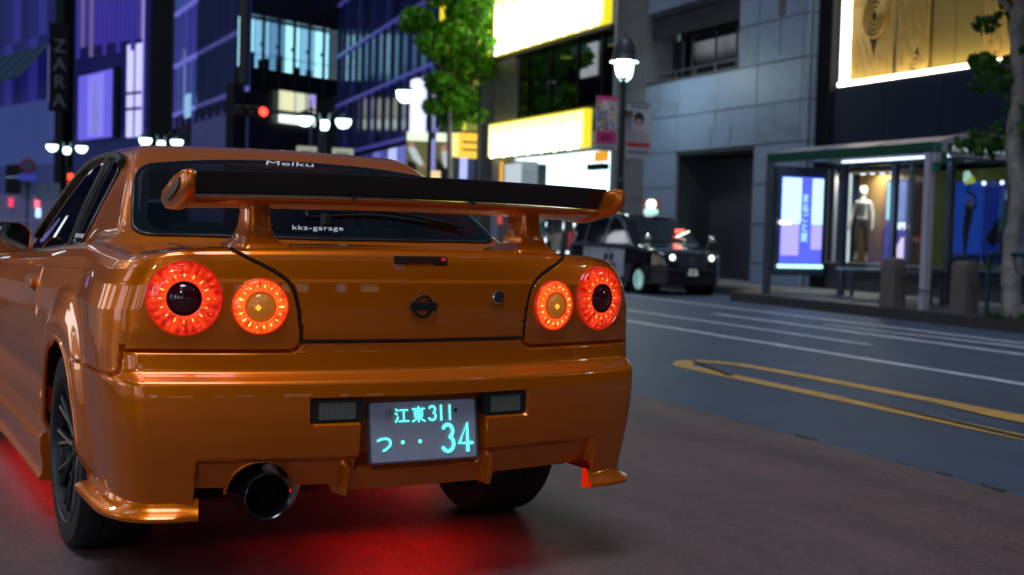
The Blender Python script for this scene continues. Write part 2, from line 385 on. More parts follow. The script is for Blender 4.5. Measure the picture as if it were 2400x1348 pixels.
DOOR = [(1.50,.97),(1.49,.75),(1.47,.45),(1.50,.30),(1.56,.265),(2.72,.265),(2.78,.33),(2.80,.60),(2.80,.97)]
gd = np.where(rearcol[None], np.minimum(np.minimum(segdist(X, Z, SEAM_TRUNK), np.where(Y < .154, segdist(X, Z, SEAM_LOW), 9)), segdist(X, Z, SEAM_MID)), 9)
gs = np.where((KIND == 2)[None] | (KIND == 1)[None], np.where((Y > .11) & (X > .76), segdist(Y, Z, SEAM_SIDE), 9), 9)
gs = np.where((KIND == 2)[None], np.minimum(gs, segdist(Y, Z, DOOR)), gs)
gr = np.exp(-(np.minimum(gd, gs)/.0038)**4)*.014
# inward normals from the grid
du = np.gradient(V, axis=1); dv = np.gradient(V, axis=0); N = np.cross(du, dv); N /= np.linalg.norm(N, axis=2, keepdims=True)+1e-12
sgn = np.where((N[..., 0]*X+N[..., 1]*(Y-2)) < 0, -1., 1.)[..., None]; N = N*sgn
V = V-N*gr[..., None]
F = grid_faces(nrow, ncol)
cen = V.reshape(-1, 3)[F].mean(1)
kf = KIND[F[:, 0] % ncol]; gx, gy, gz = cen.T
pt = np.array(SEAM_TRUNK); seamx = np.interp(gz, pt[::-1, 1], pt[::-1, 0])
trunk = (kf <= 1) & (gz > .7155) & (gx < seamx)
low = (kf <= 1) & (gz < np.where(gx < .352, .7155, .6885)) & ((gy < .152) | (gx < .76))
bside = ((kf == 2) | (kf == 1)) & (gy >= .152) & (gx >= .76) & (gy < .6) & (gz < .622)
bump = low | bside
door = (kf == 2) & (gy > np.interp(gz, [.265,.30,.45,.75,.97], [1.56,1.50,1.47,1.49,1.50])) & (gy < 2.795) & (gz > .267)
def shellpart(name, sel, both=True, sides=(1, -1), label=None):
    fs = F[sel]; ids = np.unique(fs); rm = np.full(nrow*ncol, -1); rm[ids] = np.arange(len(ids)); v = V.reshape(-1, 3)[ids]
    vv = []; ff = []
    for s in sides:
        k = len(vv) and len(vv[0]); vs = v*np.array([s, 1, 1]); vv.append(vs); g = rm[fs]+k
        if name == 'rear_bumper' and s < 0: cq = vs[rm[fs]].mean(1); g = g[~((np.hypot(cq[:, 0]+.445, cq[:, 2]-.312) < .084) & (cq[:, 1] < .3))]
        ff.append(g if s > 0 else g[:, ::-1])
    o = mesh(name, np.concatenate(vv), np.concatenate(ff), ORANGE, car, True)
    if len(sides) == 2:
        bm = bmesh.new(); bm.from_mesh(o.data); bmesh.ops.remove_doubles(bm, verts=[q for q in bm.verts if abs(q.co.x) < 1e-5], dist=1e-5); bm.to_mesh(o.data); bm.free()
    autosmooth(o, 40); return o
shellpart('body', ~(trunk | bump | door))
shellpart('trunk_lid', trunk); shellpart('rear_bumper', bump)
shellpart('door', door, sides=(-1,)); shellpart('door', door, sides=(1,))
# dark shut lines lying in the grooves
def seam_tube(pl, r=.0030):
    for s in (-1, 1):
        pts = []
        for x, z in pl:
            if x > .70: continue
            ztp = float(ztp_rear(x)); z0 = z if z <= .70 else .70+(z-.70)*.255/(ztp-.70)
            pts.append((s*x, float(np.interp(min(z0, .955), PZ, PY))+K*x*x+.0022, z))
        MB().tube(pts, r, 6).build('shut_line', GAP, car, 60)
seam_tube([q for q in SEAM_TRUNK if q[1] < .962]); seam_tube([(x, z) for x, z in SEAM_LOW[:-1] if x < .5]+[(x, .6885) for x in (.5,.56,.62,.66)]); MB().tube([(x, float(np.interp(.7155, PZ, PY))+K*x*x+.0022, .7155) for x in np.linspace(-.345, .345, 40)], .003, 6).build('shut_line', GAP, car, 60)
# --- deck: trunk top, cowl and bonnet as one height field
dv_, df_ = [], []
nu, nv = 61, 150
us = np.sin(np.linspace(-1, 1, nu)*np.pi/2)
topc = np.array([contour(k, p, .9548) for k, p in cols]); rr_ = (KIND <= 1); fr_ = (KIND >= 3)
xr, yr_ = topc[rr_, 0], topc[rr_, 1]; xf, yf_ = topc[fr_][::-1, 0], topc[fr_][::-1, 1]
G = np.zeros((nv, nu, 3))
for j, u in enumerate(us):
    x0 = abs(u)*.727
    ya = np.interp(x0, xr, yr_)-.004; yb = np.interp(min(x0, xf[-1]), xf, yf_)+.004
    yy = ya+(yb-ya)*np.linspace(0, 1, nv)
    hwt = np.array([sidex(q, .9548) for q in np.clip(yy, .30, side_y[-1])])
    hwt = hwt*(1-sstep(3.95, 4.4, yy)*.12)
    xx = np.where(yy < .32, x0, np.minimum(abs(u)*hwt*1.0, hwt))*np.sign(u)
    zB = ztop_side(yy)+(.018+.05*sstep(2.4, 3.2, yy)*(1-.3*sstep(3.8, 4.3, yy)))*(1-u*u); q_ = sstep(.25, .6, yy)
    zz = ztp_rear(xx)*(1-q_)+zB*q_-.0012
    G[:, j] = np.stack([xx, yy, zz], 1)
dk = mesh('deck_panel', G.reshape(-1, 3), grid_faces(nv, nu), ORANGE, car, True)
for s in (-1, 1):
    g = MB(); pts = []
    for y in np.linspace(.10, .66, 14):
        x = s*np.interp(y, [.10, .3, .66], [.512, .535, .55]); u = x/.727
        pts.append((x, y, float(ztp_rear(x)*(1-sstep(.25, .6, y))+(ztop_side(y)+.018*(1-u*u))*sstep(.25, .6, y))-.0012))
    g.tube(pts, .0020, 6); g.build('lid_gap', GAP, car, 40)

# --- greenhouse: roof, pillars; windows cut out of it
RZ_Y = [.50,.66,.727,.80,1.05,1.16,1.22,1.28,1.36,1.6,1.9,2.2,2.36,2.5,2.95,3.1]
RZ_Z = [.90,.957,.999,1.045,1.196,1.253,1.281,1.298,1.307,1.311,1.313,1.300,1.270,1.205,.915,.83]
RZ_F = catmull(list(zip(RZ_Y, RZ_Z)), 10)
def zroof(x, y):
    ye = y-.06*x*x*(1-sstep(1.2, 1.7, y))+.18*x*x*sstep(2.1, 2.5, y)
    return np.interp(ye, RZ_F[:, 0], RZ_F[:, 1])-.045*x*x
def xsideg(z, y):
    zb = ztop_side(y); h = np.maximum(z-zb, -.05)
    return .672-.018*sstep(1.9, 2.9, y)-.36*h-.25*h*h+.045*np.exp(-np.maximum(z-zb, 0)/.022)*(1-sstep(1.0, 1.35, y))
def fgh(x, y, z):
    a = x-xsideg(z, y); b = z-zroof(x, y); r = .055-.02*sstep(1.9, 2.3, y)
    h = np.maximum(r-np.abs(a-b), 0)/r
    return np.maximum(a, b)+h*h*r*.25
def solve(fun, lo, hi, n=40):
    for _ in range(n):
        m = (lo+hi)/2; s = fun(m) < 0; lo = np.where(s, m, lo); hi = np.where(s, hi, m)
    return (lo+hi)/2
def z_at(x, y): x = np.abs(x); return solve(lambda z: fgh(x, y, z), np.full(np.shape(x), .6), np.full(np.shape(x), 1.5))
def x_at(y, z): return solve(lambda x: fgh(x, y, z), np.zeros(np.shape(y)), np.full(np.shape(y), 1.2))
gy_ = np.concatenate([np.linspace(.56, 1.4, 84), np.linspace(1.4, 2.3, 46)[1:], np.linspace(2.3, 3.05, 50)[1:]])
th = np.concatenate([np.linspace(R(3), R(24), 20), np.linspace(R(24), R(48), 44)[1:], np.linspace(R(48), R(90), 38)[1:]])
YY, TT = np.meshgrid(gy_, th, indexing='ij'); zc = .80
rad = solve(lambda r: fgh(r*np.cos(TT), YY, zc+r*np.sin(TT)), np.zeros_like(YY), np.full_like(YY, 1.5))
GX, GZ = rad*np.cos(TT), zc+rad*np.sin(TT)
GV = np.stack([GX, YY, GZ], -1); GF = grid_faces(len(gy_), len(th)); gc = GV.reshape(-1, 3)[GF].mean(1)
def inside(poly, a, b):
    c = np.zeros(a.shape, bool); n = len(poly)
    for i in range(n):
        x1, y1 = poly[i]; x2, y2 = poly[(i+1) % n]
        t = ((y1 > b) != (y2 > b)) & (a < (x2-x1)*(b-y1)/(y2-y1+1e-12)+x1); c ^= t
    return c
def shrink(poly, k):
    c = poly.mean(0); return c+(poly-c)*k
W_REAR = rounded([(-.3,1.144),(0,1.150),(.3,1.144),(.556,1.118),(.640,.752),(.3,.712),(0,.700),(-.3,.712),(-.640,.752),(-.556,1.118)], .075, 6)
W_FRONT = rounded([(-.50,2.30),(0,2.27),(.50,2.30),(.63,2.86),(0,2.95),(-.63,2.86)], .06, 5)
def belt(y): return ztop_side(y)+.012
W_QUART = rounded([(1.325,1.195),(1.37,1.232),(1.61,1.248),(1.555,float(belt(1.555))),(1.41,float(belt(1.41))),(1.375,1.0)], .02, 4)
W_DOOR = rounded([(1.655,1.250),(1.9,1.252),(2.12,1.225),(2.36,1.11),(2.66,float(belt(2.66))),(1.60,float(belt(1.60)))], .03, 4)
keep = np.ones(len(GF), bool)
keep &= ~(inside(shrink(W_REAR, .985), gc[:, 0], gc[:, 1]) & (gc[:, 1] < 1.3)) & ~(inside(shrink(W_FRONT, .95), gc[:, 0], gc[:, 1]) & (gc[:, 1] > 2.1))
keep &= ~((inside(shrink(W_QUART, .93), gc[:, 1], gc[:, 2]) | inside(shrink(W_DOOR, .95), gc[:, 1], gc[:, 2])) & (gc[:, 0] > .45))
vv = np.concatenate([GV.reshape(-1, 3), GV.reshape(-1, 3)*np.array([-1, 1, 1])]); ff = np.concatenate([GF[keep], GF[keep][:, ::-1]+GV.shape[0]*GV.shape[1]])
ro = mesh('roof', vv, ff, ORANGE, car, True)
bm = bmesh.new(); bm.from_mesh(ro.data); bmesh.ops.remove_doubles(bm, verts=[q for q in bm.verts if abs(q.co.x) < 1e-4], dist=1e-4)
bmesh.ops.recalc_face_normals(bm, faces=bm.faces); bm.to_mesh(ro.data); bm.free(); autosmooth(ro, 60)
def lift_top(P, d): return np.stack([P[:, 0], P[:, 1], z_at(P[:, 0], P[:, 1])+d], 1)
def lift_side(s):
    return lambda P, d: np.stack([s*(x_at(P[:, 0], P[:, 1])+d), P[:, 0], P[:, 1]], 1)
def patch(name, poly, scales, lift, d, m, parent, fill=False):
    c = poly.mean(0); dn = []
    for a, b in zip(poly, np.roll(poly, -1, 0)):
        q = max(1, int(np.linalg.norm(b-a)/.05)); dn += [a+(b-a)*i/q for i in range(q)]
    poly = np.array(dn); n = len(poly); v = []; f = []
    for k in scales: v.append(lift(c+(poly-c)*k, d))
    v = list(np.concatenate(v))
    for a in range(len(scales)-1):
        for i in range(n): f.append((a*n+i, a*n+(i+1) % n, (a+1)*n+(i+1) % n, (a+1)*n+i))
    if fill:
        v.append(lift(c[None], d)[0]); b = (len(scales)-1)*n
        for i in range(n): f.append((b+i, b+(i+1) % n, len(v)-1))
    o = mesh(name, v, f, m, parent, True)
    bm = bmesh.new(); bm.from_mesh(o.data); bmesh.ops.recalc_face_normals(bm, faces=bm.faces); bm.to_mesh(o.data); bm.free(); return o
sc_g = list(np.linspace(1, .06, 14))
def window(name, poly, lift, seal=(1.012, .95), gm=None):
    g = patch(name, poly, sc_g, lift, .0075, gm or CARGLASS, car, True)
    patch('window_seal', poly, [seal[0], .985, seal[1]], lift, .0035, BLACKTRIM, g)
    patch('window_band', poly, [.998, .97, seal[1]-.005], lift, .0055, BLACKTRIM, g)
    t = MB(); P = lift(poly, .0065); t.tube(list(P)+[P[0]], .0032, 6, False); t.build('window_edge', DULLSTEEL, g, 60)
    return g
RW = window('rear_window', W_REAR, lift_top, (1.012, .93)); window('windshield', W_FRONT, lift_top)
for s in (-1, 1):
    window('side_window', W_QUART, lift_side(s), (1.05, .90), PRIV); window('side_window', W_DOOR, lift_side(s), (1.05, .93), PRIV)
    rv_ = MB(); P = lift_side(s)(np.array([(1.30,1.225),(1.40,1.250),(1.6,1.264),(1.85,1.266),(2.1,1.240),(2.3,1.155),(2.5,1.04),(2.64,.95)]), .012)
    rv_.tube(catmull(P, 5), .016, 8); rv_.build('window_visor', BLACKTRIM, car, 60)
    bp_ = MB(); P = lift_side(s)(np.array([(1.634,1.258),(1.605,1.10),(1.578,.925)]), .003); bp_.tube(list(P), .022, 8); bp_.build('door_pillar', BLACKTRIM, car, 60)
    bl = MB(); P = lift_side(s)(np.array([(y, float(ztop_side(y))+.004) for y in np.linspace(1.38, 2.7, 14)]), .006); bl.tube(list(P), .009, 6); bl.build('belt_moulding', BLACKTRIM, car, 60)
# --- rear wing
wing = link('rear_wing', None, car)
def ruled(name, sec, xs, m, parent, fy=None, smooth=50):
    """section polygon (y,z) swept along x"""
    v = []; n = len(sec)
    for x in xs:
        for y, z in sec:
            yy, zz = (y, z) if fy is None else fy(x, y, z)
            v.append((x, yy, zz))
    f = []
    for a in range(len(xs)-1):
        for i in range(n): f.append((a*n+i, a*n+(i+1) % n, (a+1)*n+(i+1) % n, (a+1)*n+i))
    f.append(tuple(range(n))[::-1]); f.append(tuple((len(xs)-1)*n+i for i in range(n)))
    mb = MB(); mb.add(v, f); return mb.build(name, m, parent, smooth)
wx = np.linspace(-.648, .648, 41)
main_sec = catmull([(.070,1.098),(.082,1.090),(.13,1.079),(.20,1.072),(.27,1.078),(.305,1.092),(.29,1.106),(.22,1.114),(.13,1.112),(.080,1.106)], 3, True)
bow = lambda x, y, z: (y+.05*(x/.66)**2*.4, z-.010*(x/.66)**2+.004)
ruled('main_blade', main_sec, wx, ORANGE, wing, bow)
flap = [(.078,1.1085),(.088,1.1125),(.085,1.125),(.075,1.145),(.058,1.166),(.051,1.172),(.046,1.169),(.052,1.160),(.066,1.138),(.073,1.120)]
ruled('carbon_flap', flap, wx, CARBON, wing, bow)
lip = catmull([(.066,1.1035),(.067,1.0995),(.076,1.0985),(.080,1.103),(.074,1.107)], 2, True)
for a, b in ((-.642,-.19),(-.18,.18),(.19,.642)): ruled('flap_trim', lip, np.linspace(a, b, 14), mat('trim_orange_bright', (.62,.30,.10), .18, .6, 1), wing, bow)
for x in (-.185, .185):
    o = bx('flap_bolt', DULLSTEEL, wing, (x-.008,.066,1.1015),(x+.008,.085,1.1135))
ep = rounded([(.026,1.168),(-.012,1.164),(-.012,1.117),(.042,1.085),(.18,1.060),(.285,1.064),(.305,1.085),(.25,1.112),(.135,1.150)], .03, 5)
for s in (-1, 1):
    v = []; f = []; n = len(ep); c = ep.mean(0)
    for x, k in ((.640,.80),(.644,.94),(.652,1.0),(.662,1.0),(.670,.95),(.674,.84)):
        for y, z in c+(ep-c)*k:
            ff_ = 0.022*np.clip((1.11-z)/.05, 0, 1)
            v.append((s*(x-ff_*.7), y, z))
    L = 6
    for a in range(L-1):
        for i in range(n): f.append((a*n+i, a*n+(i+1) % n, (a+1)*n+(i+1) % n, (a+1)*n+i))
    f.append(tuple(range(n))); f.append(tuple((L-1)*n+i for i in range(n)))
    e = MB().add(v, f).build('end_plate', ORANGE, wing, 45)
    ins = rounded([(.03,1.150),(.06,1.118),(.17,1.084),(.215,1.088),(.12,1.122)], .02, 4)
    MB().prism([tuple(q) for q in ins], s*.6725, s*.6765, 'yz').build('inlay', CARBON, e)
    # pedestal: rounded rectangle sections with a flared foot
    secs = [(.962,.350,.490,.085,.330),(.974,.352,.486,.090,.322),(.980,.372,.478,.105,.300),(.992,.388,.470,.118,.280),(1.02,.396,.462,.130,.262),(1.06,.398,.458,.138,.250),(1.098,.394,.460,.138,.250)]
    v = []; f = []; n = 0
    for z, xa, xb, ya, yb in secs:
        ring = rounded([(xa,ya),(xb,ya),(xb,yb),(xa,yb)], .018, 4); n = len(ring)
        for x, y in ring: v.append((s*x, y+.01*(z-.97), z))
    for a in range(len(secs)-1):
        for i in range(n): f.append((a*n+i, a*n+(i+1) % n, (a+1)*n+(i+1) % n, (a+1)*n+i))
    f.append(tuple(range(n))); f.append(tuple((len(secs)-1)*n+i for i in range(n)))
    MB().add(v, f).build('pedestal', ORANGE, wing, 50)

# --- tail lamps
def lampmat(name, c0, c1, s):
    """lit lens: rays of brighter light between the reflector cells"""
    if name in MATS: return MATS[name]
    m = mat(name, (.35,.01,.005), .12, coat=1.0); n = m.node_tree.nodes; l = m.node_tree.links; b = n['Principled BSDF']
    tc = n.new('ShaderNodeTexCoord'); nz = n.new('ShaderNodeTexNoise'); nz.inputs['Scale'].default_value = 44; nz.inputs['Detail'].default_value = 3
    l.new(tc.outputs['Object'], nz.inputs['Vector'])
    ck = n.new('ShaderNodeTexWave'); ck.inputs['Scale'].default_value = 130; ck.bands_direction = 'DIAGONAL'; ck.inputs['Distortion'].default_value = 1.5; l.new(tc.outputs['Object'], ck.inputs['Vector'])
    ma = n.new('ShaderNodeMath'); ma.operation = 'MULTIPLY_ADD'; ma.inputs[1].default_value = .16; l.new(ck.outputs['Fac'], ma.inputs[0]); l.new(nz.outputs['Fac'], ma.inputs[2])
    sx_ = n.new('ShaderNodeSeparateXYZ'); l.new(tc.outputs['Object'], sx_.inputs[0]); at_ = n.new('ShaderNodeMath'); at_.operation = 'ARCTAN2'; l.new(sx_.outputs[0], at_.inputs[0]); l.new(sx_.outputs[2], at_.inputs[1])
    sw = n.new('ShaderNodeMath'); sw.operation = 'MULTIPLY'; sw.inputs[1].default_value = 26; l.new(at_.outputs[0], sw.inputs[0]); sn = n.new('ShaderNodeMath'); sn.operation = 'SINE'; l.new(sw.outputs[0], sn.inputs[0])
    sa = n.new('ShaderNodeMath'); sa.operation = 'MULTIPLY_ADD'; sa.inputs[1].default_value = .07; l.new(sn.outputs[0], sa.inputs[0]); l.new(ma.outputs[0], sa.inputs[2]); ma = sa
    ln = n.new('ShaderNodeVectorMath'); ln.operation = 'LENGTH'; l.new(tc.outputs['Object'], ln.inputs[0]); rr_ = n.new('ShaderNodeMapRange'); rr_.inputs['From Min'].default_value = .04; rr_.inputs['From Max'].default_value = .095; rr_.inputs['To Min'].default_value = .16; rr_.inputs['To Max'].default_value = -.12; l.new(ln.outputs['Value'], rr_.inputs[0])
    m2_ = n.new('ShaderNodeMath'); m2_.operation = 'ADD'; l.new(ma.outputs[0], m2_.inputs[0]); l.new(rr_.outputs[0], m2_.inputs[1]); ma = m2_
    rp = n.new('ShaderNodeValToRGB'); e = rp.color_ramp.elements; e[0].position = .36; e[0].color = (*c0, 1); e[1].position = .80; e[1].color = (*c1, 1)
    l.new(ma.outputs[0], rp.inputs[0]); l.new(rp.outputs[0], b.inputs['Emission Color']); b.inputs['Emission Strength'].default_value = s
    return m
LENS = lampmat('red_lens_lit', (.36,.001,.001), (1.0,.060,.008), 1.10)
LENS2 = lampmat('red_orange_lens_lit', (.52,.006,.001), (1.0,.15,.015), 1.15)
LEDM = emit('led_hot', (1.0,.22,.04), 3.2); LEDM2 = emit('led_orange', (1.0,.40,.07), 3.0); LEDDIM = emit('led_dim', (1.0,.09,.02), 1.6)
BULB = mat('dark_lens', (.035,.002,.008), .12, coat=.7, emis=(.5,.0,.03), es=.012); AMBER = mat('amber_lens', (.55,.16,.008), .12, coat=1, emis=(1,.30,.02), es=.22, bump=.4, bscale=260)
REDRIM = mat('lamp_rim_red', (.30,.02,.008), .2, coat=1, emis=(1,.03,.01), es=.35)
LEDMESH = {}
def led(parent, x, z, r, m, y):
    if m.name not in LEDMESH:
        b = MB(); b.lathe([(1,0),(.8,-.35),(.4,-.55),(.01,-.6)], 8, 'y'); o = b.build('led', m); LEDMESH[m.name] = o.data; bpy.data.objects.remove(o)
    o = link('light_diode', LEDMESH[m.name], parent); o.location = (x, y, z); o.scale = (r*random.uniform(1.3,2.4), r, r*.75); o.rotation_euler = (0, -math.atan2(z, x), 0); return o
def tail_lamp(x, y, z, r, big, label):
    t = link('tail_lamp', None, car); t.location = (x, y, z); t['label'] = label
    t.rotation_euler = (0, 0, math.atan(2*K*x))
    b = MB(); b.lathe([(r*1.03,.012),(r*1.03,-.006),(r*1.005,-.010),(r*.975,-.006),(r*.97,.004)], 56, 'y'); b.build('bezel', REDRIM, t, 40)
    ri = r*(.46 if big else .54)
    b = MB(); b.lathe([(r*.975,-.004),(r*.9,-.010),(r*.7,-.014),(ri*1.02,-.012),(ri,-.006)], 56, 'y'); b.build('lens', LENS if big else LENS2, t, 60)
    b = MB(); b.lathe([(ri*1.04,-.012),(ri*1.02,-.017),(ri*.97,-.017),(ri*.95,-.008)], 44, 'y'); b.build('inner_ring', BULB if big else mat('amber_ring', (.25,.03,.004), .25, coat=1, emis=(1,.07,.01), es=.3), t, 40)
    b = MB(); b.lathe([(ri*.96,-.009),(ri*.8,-.018),(ri*.5,-.024),(ri*.2,-.027),(.0005,-.0275)], 40, 'y'); b.build('centre_lens', BULB if big else AMBER, t, 60)
    if big:
        for n, rr, sz, m in ((16,.64,.0036,LEDM),(12,.82,.0026,LEDDIM),(26,.53,.0018,LEDDIM)):
            for k in range(n):
                a = 2*math.pi*(k+(.5 if rr == .8 else 0))/n; led(t, r*rr*math.cos(a), r*rr*math.sin(a), sz*random.uniform(.8,1.1), m, -.0125 if rr < .7 else -.0115)
    else:
        for k in range(18):
            a = 2*math.pi*k/18; led(t, r*.74*math.cos(a), r*.74*math.sin(a), .0034*random.uniform(.6,1.2), LEDM2, -.0125)
        o = bx('bulb_glint', emit('amber_hot', (1,.42,.03), 1.6), t, (-.014,-.0300,-.008),(-.002,-.0270,.004)); o.rotation_euler = (0, R(45), 0)
for s, nm in ((-1,'left'),(1,'right')):
    tail_lamp(s*.6457, .0912, .829, .0965, True, 'large red ringed lamp on the %s corner' % nm)
    tail_lamp(s*.4544, .0450, .810, .0735, False, 'smaller lamp with amber centre on the %s' % nm)
# --- third brake light, emblem, lock
b = link('high_brake_light', None, car); b.location = (0, .0205, .938); b.rotation_euler = (R(-14), 0, 0)
MB().prism([tuple(q) for q in rounded([(-.083,-.011),(.083,-.013),(.083,.013),(-.083,.012)], .006, 4)], -.006, .006, 'xz').build('housing', BLACKTRIM, b)
LG = mat('smoked_lens', (.06,.02,.02), .1, coat=1)
for k in range(11):
    for j in range(2):
        bx('lens_cell', LG if k < 10 or j == 0 else emit('red_dot', (.6,.02,.02), .6), b, (-.076+k*.0139,-.010,-.009+j*.0092),(-.0635+k*.0139,-.0065,-.001+j*.0092))
e = link('badge', None, car); e.location = (0, -.004, .812)
b = MB()
b.tube([(math.cos(a)*.027, -.002, math.sin(a)*.030) for a in np.linspace(0, 2*math.pi, 33)], .0035, 8, False); b.build('ring', BLACKTRIM, e, 60)
bevel(MB().prism([(-.0395,-.0115),(.0395,-.0115),(.0395,.0115),(-.0395,.0115)], -.012, .002, 'xz').build('bar', BLACKTRIM, e), .002)
b = link('boot_lock', None, car); b.location = (.246, .009, .836); b.rotation_euler = (0,0,math.atan(2*K*.246))
x_ = MB(); x_.lathe([(.020,.006),(.020,-.004),(.0175,-.006),(.0165,-.003)], 28, 'y'); x_.build('lock_rim', CHROME, b, 40)
x_ = MB(); x_.lathe([(.0165,-.002),(.0105,-.002),(.010,-.005),(.0005,-.005)], 28, 'y'); x_.build('lock_face', DULLSTEEL, b, 40)
bx('keyhole', GAP, b, (-.0012,-.0062,-.005),(.0012,-.0048,.005))
# --- bumper lamps either side of the plate
for s in (-1, 1):
    t = link('reversing_lamp', None, car); t.location = (s*.2555, -.0045, .531); t.rotation_euler = (0,0,math.atan(2*K*s*.2555)*.9)
    MB().prism([tuple(q) for q in rounded([(-.0735,-.0315),(.0735,-.0315),(.0735,.0315),(-.0735,.0315)], .010, 4)], -.0255, .012, 'xz').build('housing', mat('smoked_plastic', (.012,.013,.015), .25, coat=.6), t)
    MB().prism([tuple(q) for q in rounded([(-.052,-.024),(.052,-.024),(.052,.024),(-.052,.024)], .006, 3)], -.0285, -.024, 'xz').build('lens', mat('grey_lens', (.10,.105,.10), .12, coat=1), t)
    for k in range(16): bx('lens_rib', mat('grey_lens_rib', (.20,.21,.19), .15), t, (-.048+k*.0062,-.0300,-.021),(-.0455+k*.0062,-.0280,.021))
# --- number plate with glowing characters
pl = link('number_plate', None, car); pl.location = (0, -.028, .4647); pl.rotation_euler = (R(-8.6), 0, 0)
PLATE = mat('plate_lilac_white', (.31,.32,.43), .35, coat=.3, noise=.08, nscale=9, emis=(.55,.6,.9), es=.035)
bevel(MB().prism([tuple(q) for q in rounded([(-.164,-.0825),(.164,-.0825),(.164,.0825),(-.164,.0825)], .010, 4)], -.003, .004, 'xz').build('plate_panel', PLATE, pl), .0015)
fr = rounded([(-.168,-.0865),(.168,-.0865),(.168,.0865),(-.168,.0865)], .010, 4); fi = shrink(fr, .965)
v = [(a, y, b) for y in (-.0065,) for a, b in fr]+[(a, -.0065, b) for a, b in fi]+[(a, .006, b) for a, b in fr]; n = len(fr); f = []
for i in range(n): f += [(i, (i+1) % n, n+(i+1) % n, n+i), (i, 2*n+i, 2*n+(i+1) % n, (i+1) % n)]
MB().add(v, f).build('plate_frame', mat('plate_frame_grey', (.12,.12,.16), .3, .3), pl)
GLOW = emit('plate_glow', (.10,.95,.80), 1.8)
def strokes(name, lines, r, ox, oz, s, y=-.0062):
    """characters drawn as round strokes; lines in a unit box"""
    b = MB()
    for L in lines:
        pts = [(ox+a*s, y, oz+c*s) for a, c in L]
        b.tube(pts, r, 6); 
        for q in (pts[0], pts[-1]):
            b.lathe([(.0003,-r*.9),(r*.7,-r*.7),(r,0),(r*.7,r*.7),(.0003,r*.9)], 8, 'z', q)
    o = b.build(name, GLOW, pl, 60); o.scale = (1, .35, 1); o.location = (0, -.0042, 0); return o
arc = lambda cx, cy, rx, ry, a0, a1, n=12: [(cx+rx*math.cos(R(a)), cy+ry*math.sin(R(a))) for a in np.linspace(a0, a1, n)]
ko = [[(.04,.92),(.17,.80)],[(.0,.64),(.13,.54)],[(.0,.02),(.10,.18),(.19,.36)],[(.34,.84),(.94,.84)],[(.64,.84),(.64,.08)],[(.27,.06),(1.0,.06)]]
to = [[(.05,.86),(.95,.86)],[(.5,1.0),(.5,-.02)],[(.20,.70),(.80,.70),(.80,.34),(.20,.34),(.20,.70)],[(.20,.52),(.80,.52)],[(.46,.32),(.28,.14),(.04,.0)],[(.54,.32),(.72,.14),(.97,.0)]]
three = [arc(.42,.75,.36,.23,150,-70,14)+arc(.40,.28,.42,.27,75,-150,16)]
one = [[(.5,1.0),(.5,0)]]
four = [[(.66,0),(.66,1.0),(.04,.27),(.98,.27)]]
tsu = [[(.02,.70),(.3,.80),(.6,.82)]+arc(.62,.50,.34,.31,70,-55,10)+[(.62,.08),(.42,.0)]]
strokes('plate_kanji', ko, .0023, -.085, .026, .039, -.0062); strokes('plate_kanji', to, .0023, -.035, .026, .040, -.0062)
strokes('plate_digit', [[(a*.65, c) for a, c in three[0]]], .0029, .0165, .027, .040); strokes('plate_digit', one, .0029, .035, .027, .040); strokes('plate_digit', one, .0029, .062, .027, .040)
strokes('plate_kana', tsu, .0031, -.141, -.050, .040)
for x in (-.065, -.012):
    b = MB(); b.lathe([(.0055,0),(.004,-.002),(.0003,-.0025)], 14, 'y', (x,-.0035,-.030)); b.build('plate_dot', GLOW, pl, 60)
strokes('plate_digit', [[(a*.55, c) for a, c in three[0]]], .0050, .056, -.063, .077); strokes('plate_digit', [[(a*.55, c) for a, c in four[0]]], .0050, .107, -.063, .077)
for x, c in ((-.104, mat('seal_bolt', (.35,.35,.42), .4)), (.101, DULLSTEEL)):
    b = MB(); b.lathe([(.012 if x < 0 else .006,-.002),(.011 if x < 0 else .005,-.0065),(.0003,-.007)], 20, 'y', (x,0,.052)); b.build('plate_bolt', c, pl, 40)
# --- exhaust
P_ = []
for a in np.linspace(R(-5), R(185), 30):
    x, z = -.445+.086*math.cos(a), .312+.086*math.sin(a); P_.append((x, float(np.interp(z, PZ, PY))+K*x*x+.020+.25*max(0, .40-z)-.002, z))
MB().tube(P_, .006, 8).build('exhaust_cutout_lip', ORANGE, car, 60)
ex = link('exhaust_tip', None, car)
b = MB(); b.lathe([(.061,.12),(.061,-.040),(.064,-.047),(.061,-.053),(.056,-.049),(.053,-.03),(.050,.10)], 44, 'y', (-.447,.02,.312)); b.build('tip', mat('burnt_steel', (.06,.065,.08), .18, .9, coat=.4), ex, 50)
b = MB(); b.lathe([(.0005,.04),(.052,.04)], 30, 'y', (-.447,.02,.312)); b.build('bore', GAP, ex)
b = MB(); b.lathe([(.0005,.03),(.070,.03),(.086,.06),(.086,.42),(.05,.46)], 40, 'y', (-.395,.045,.312)); b.build('silencer', mat('silencer_steel', (.45,.43,.45), .2, 1), ex, 40)
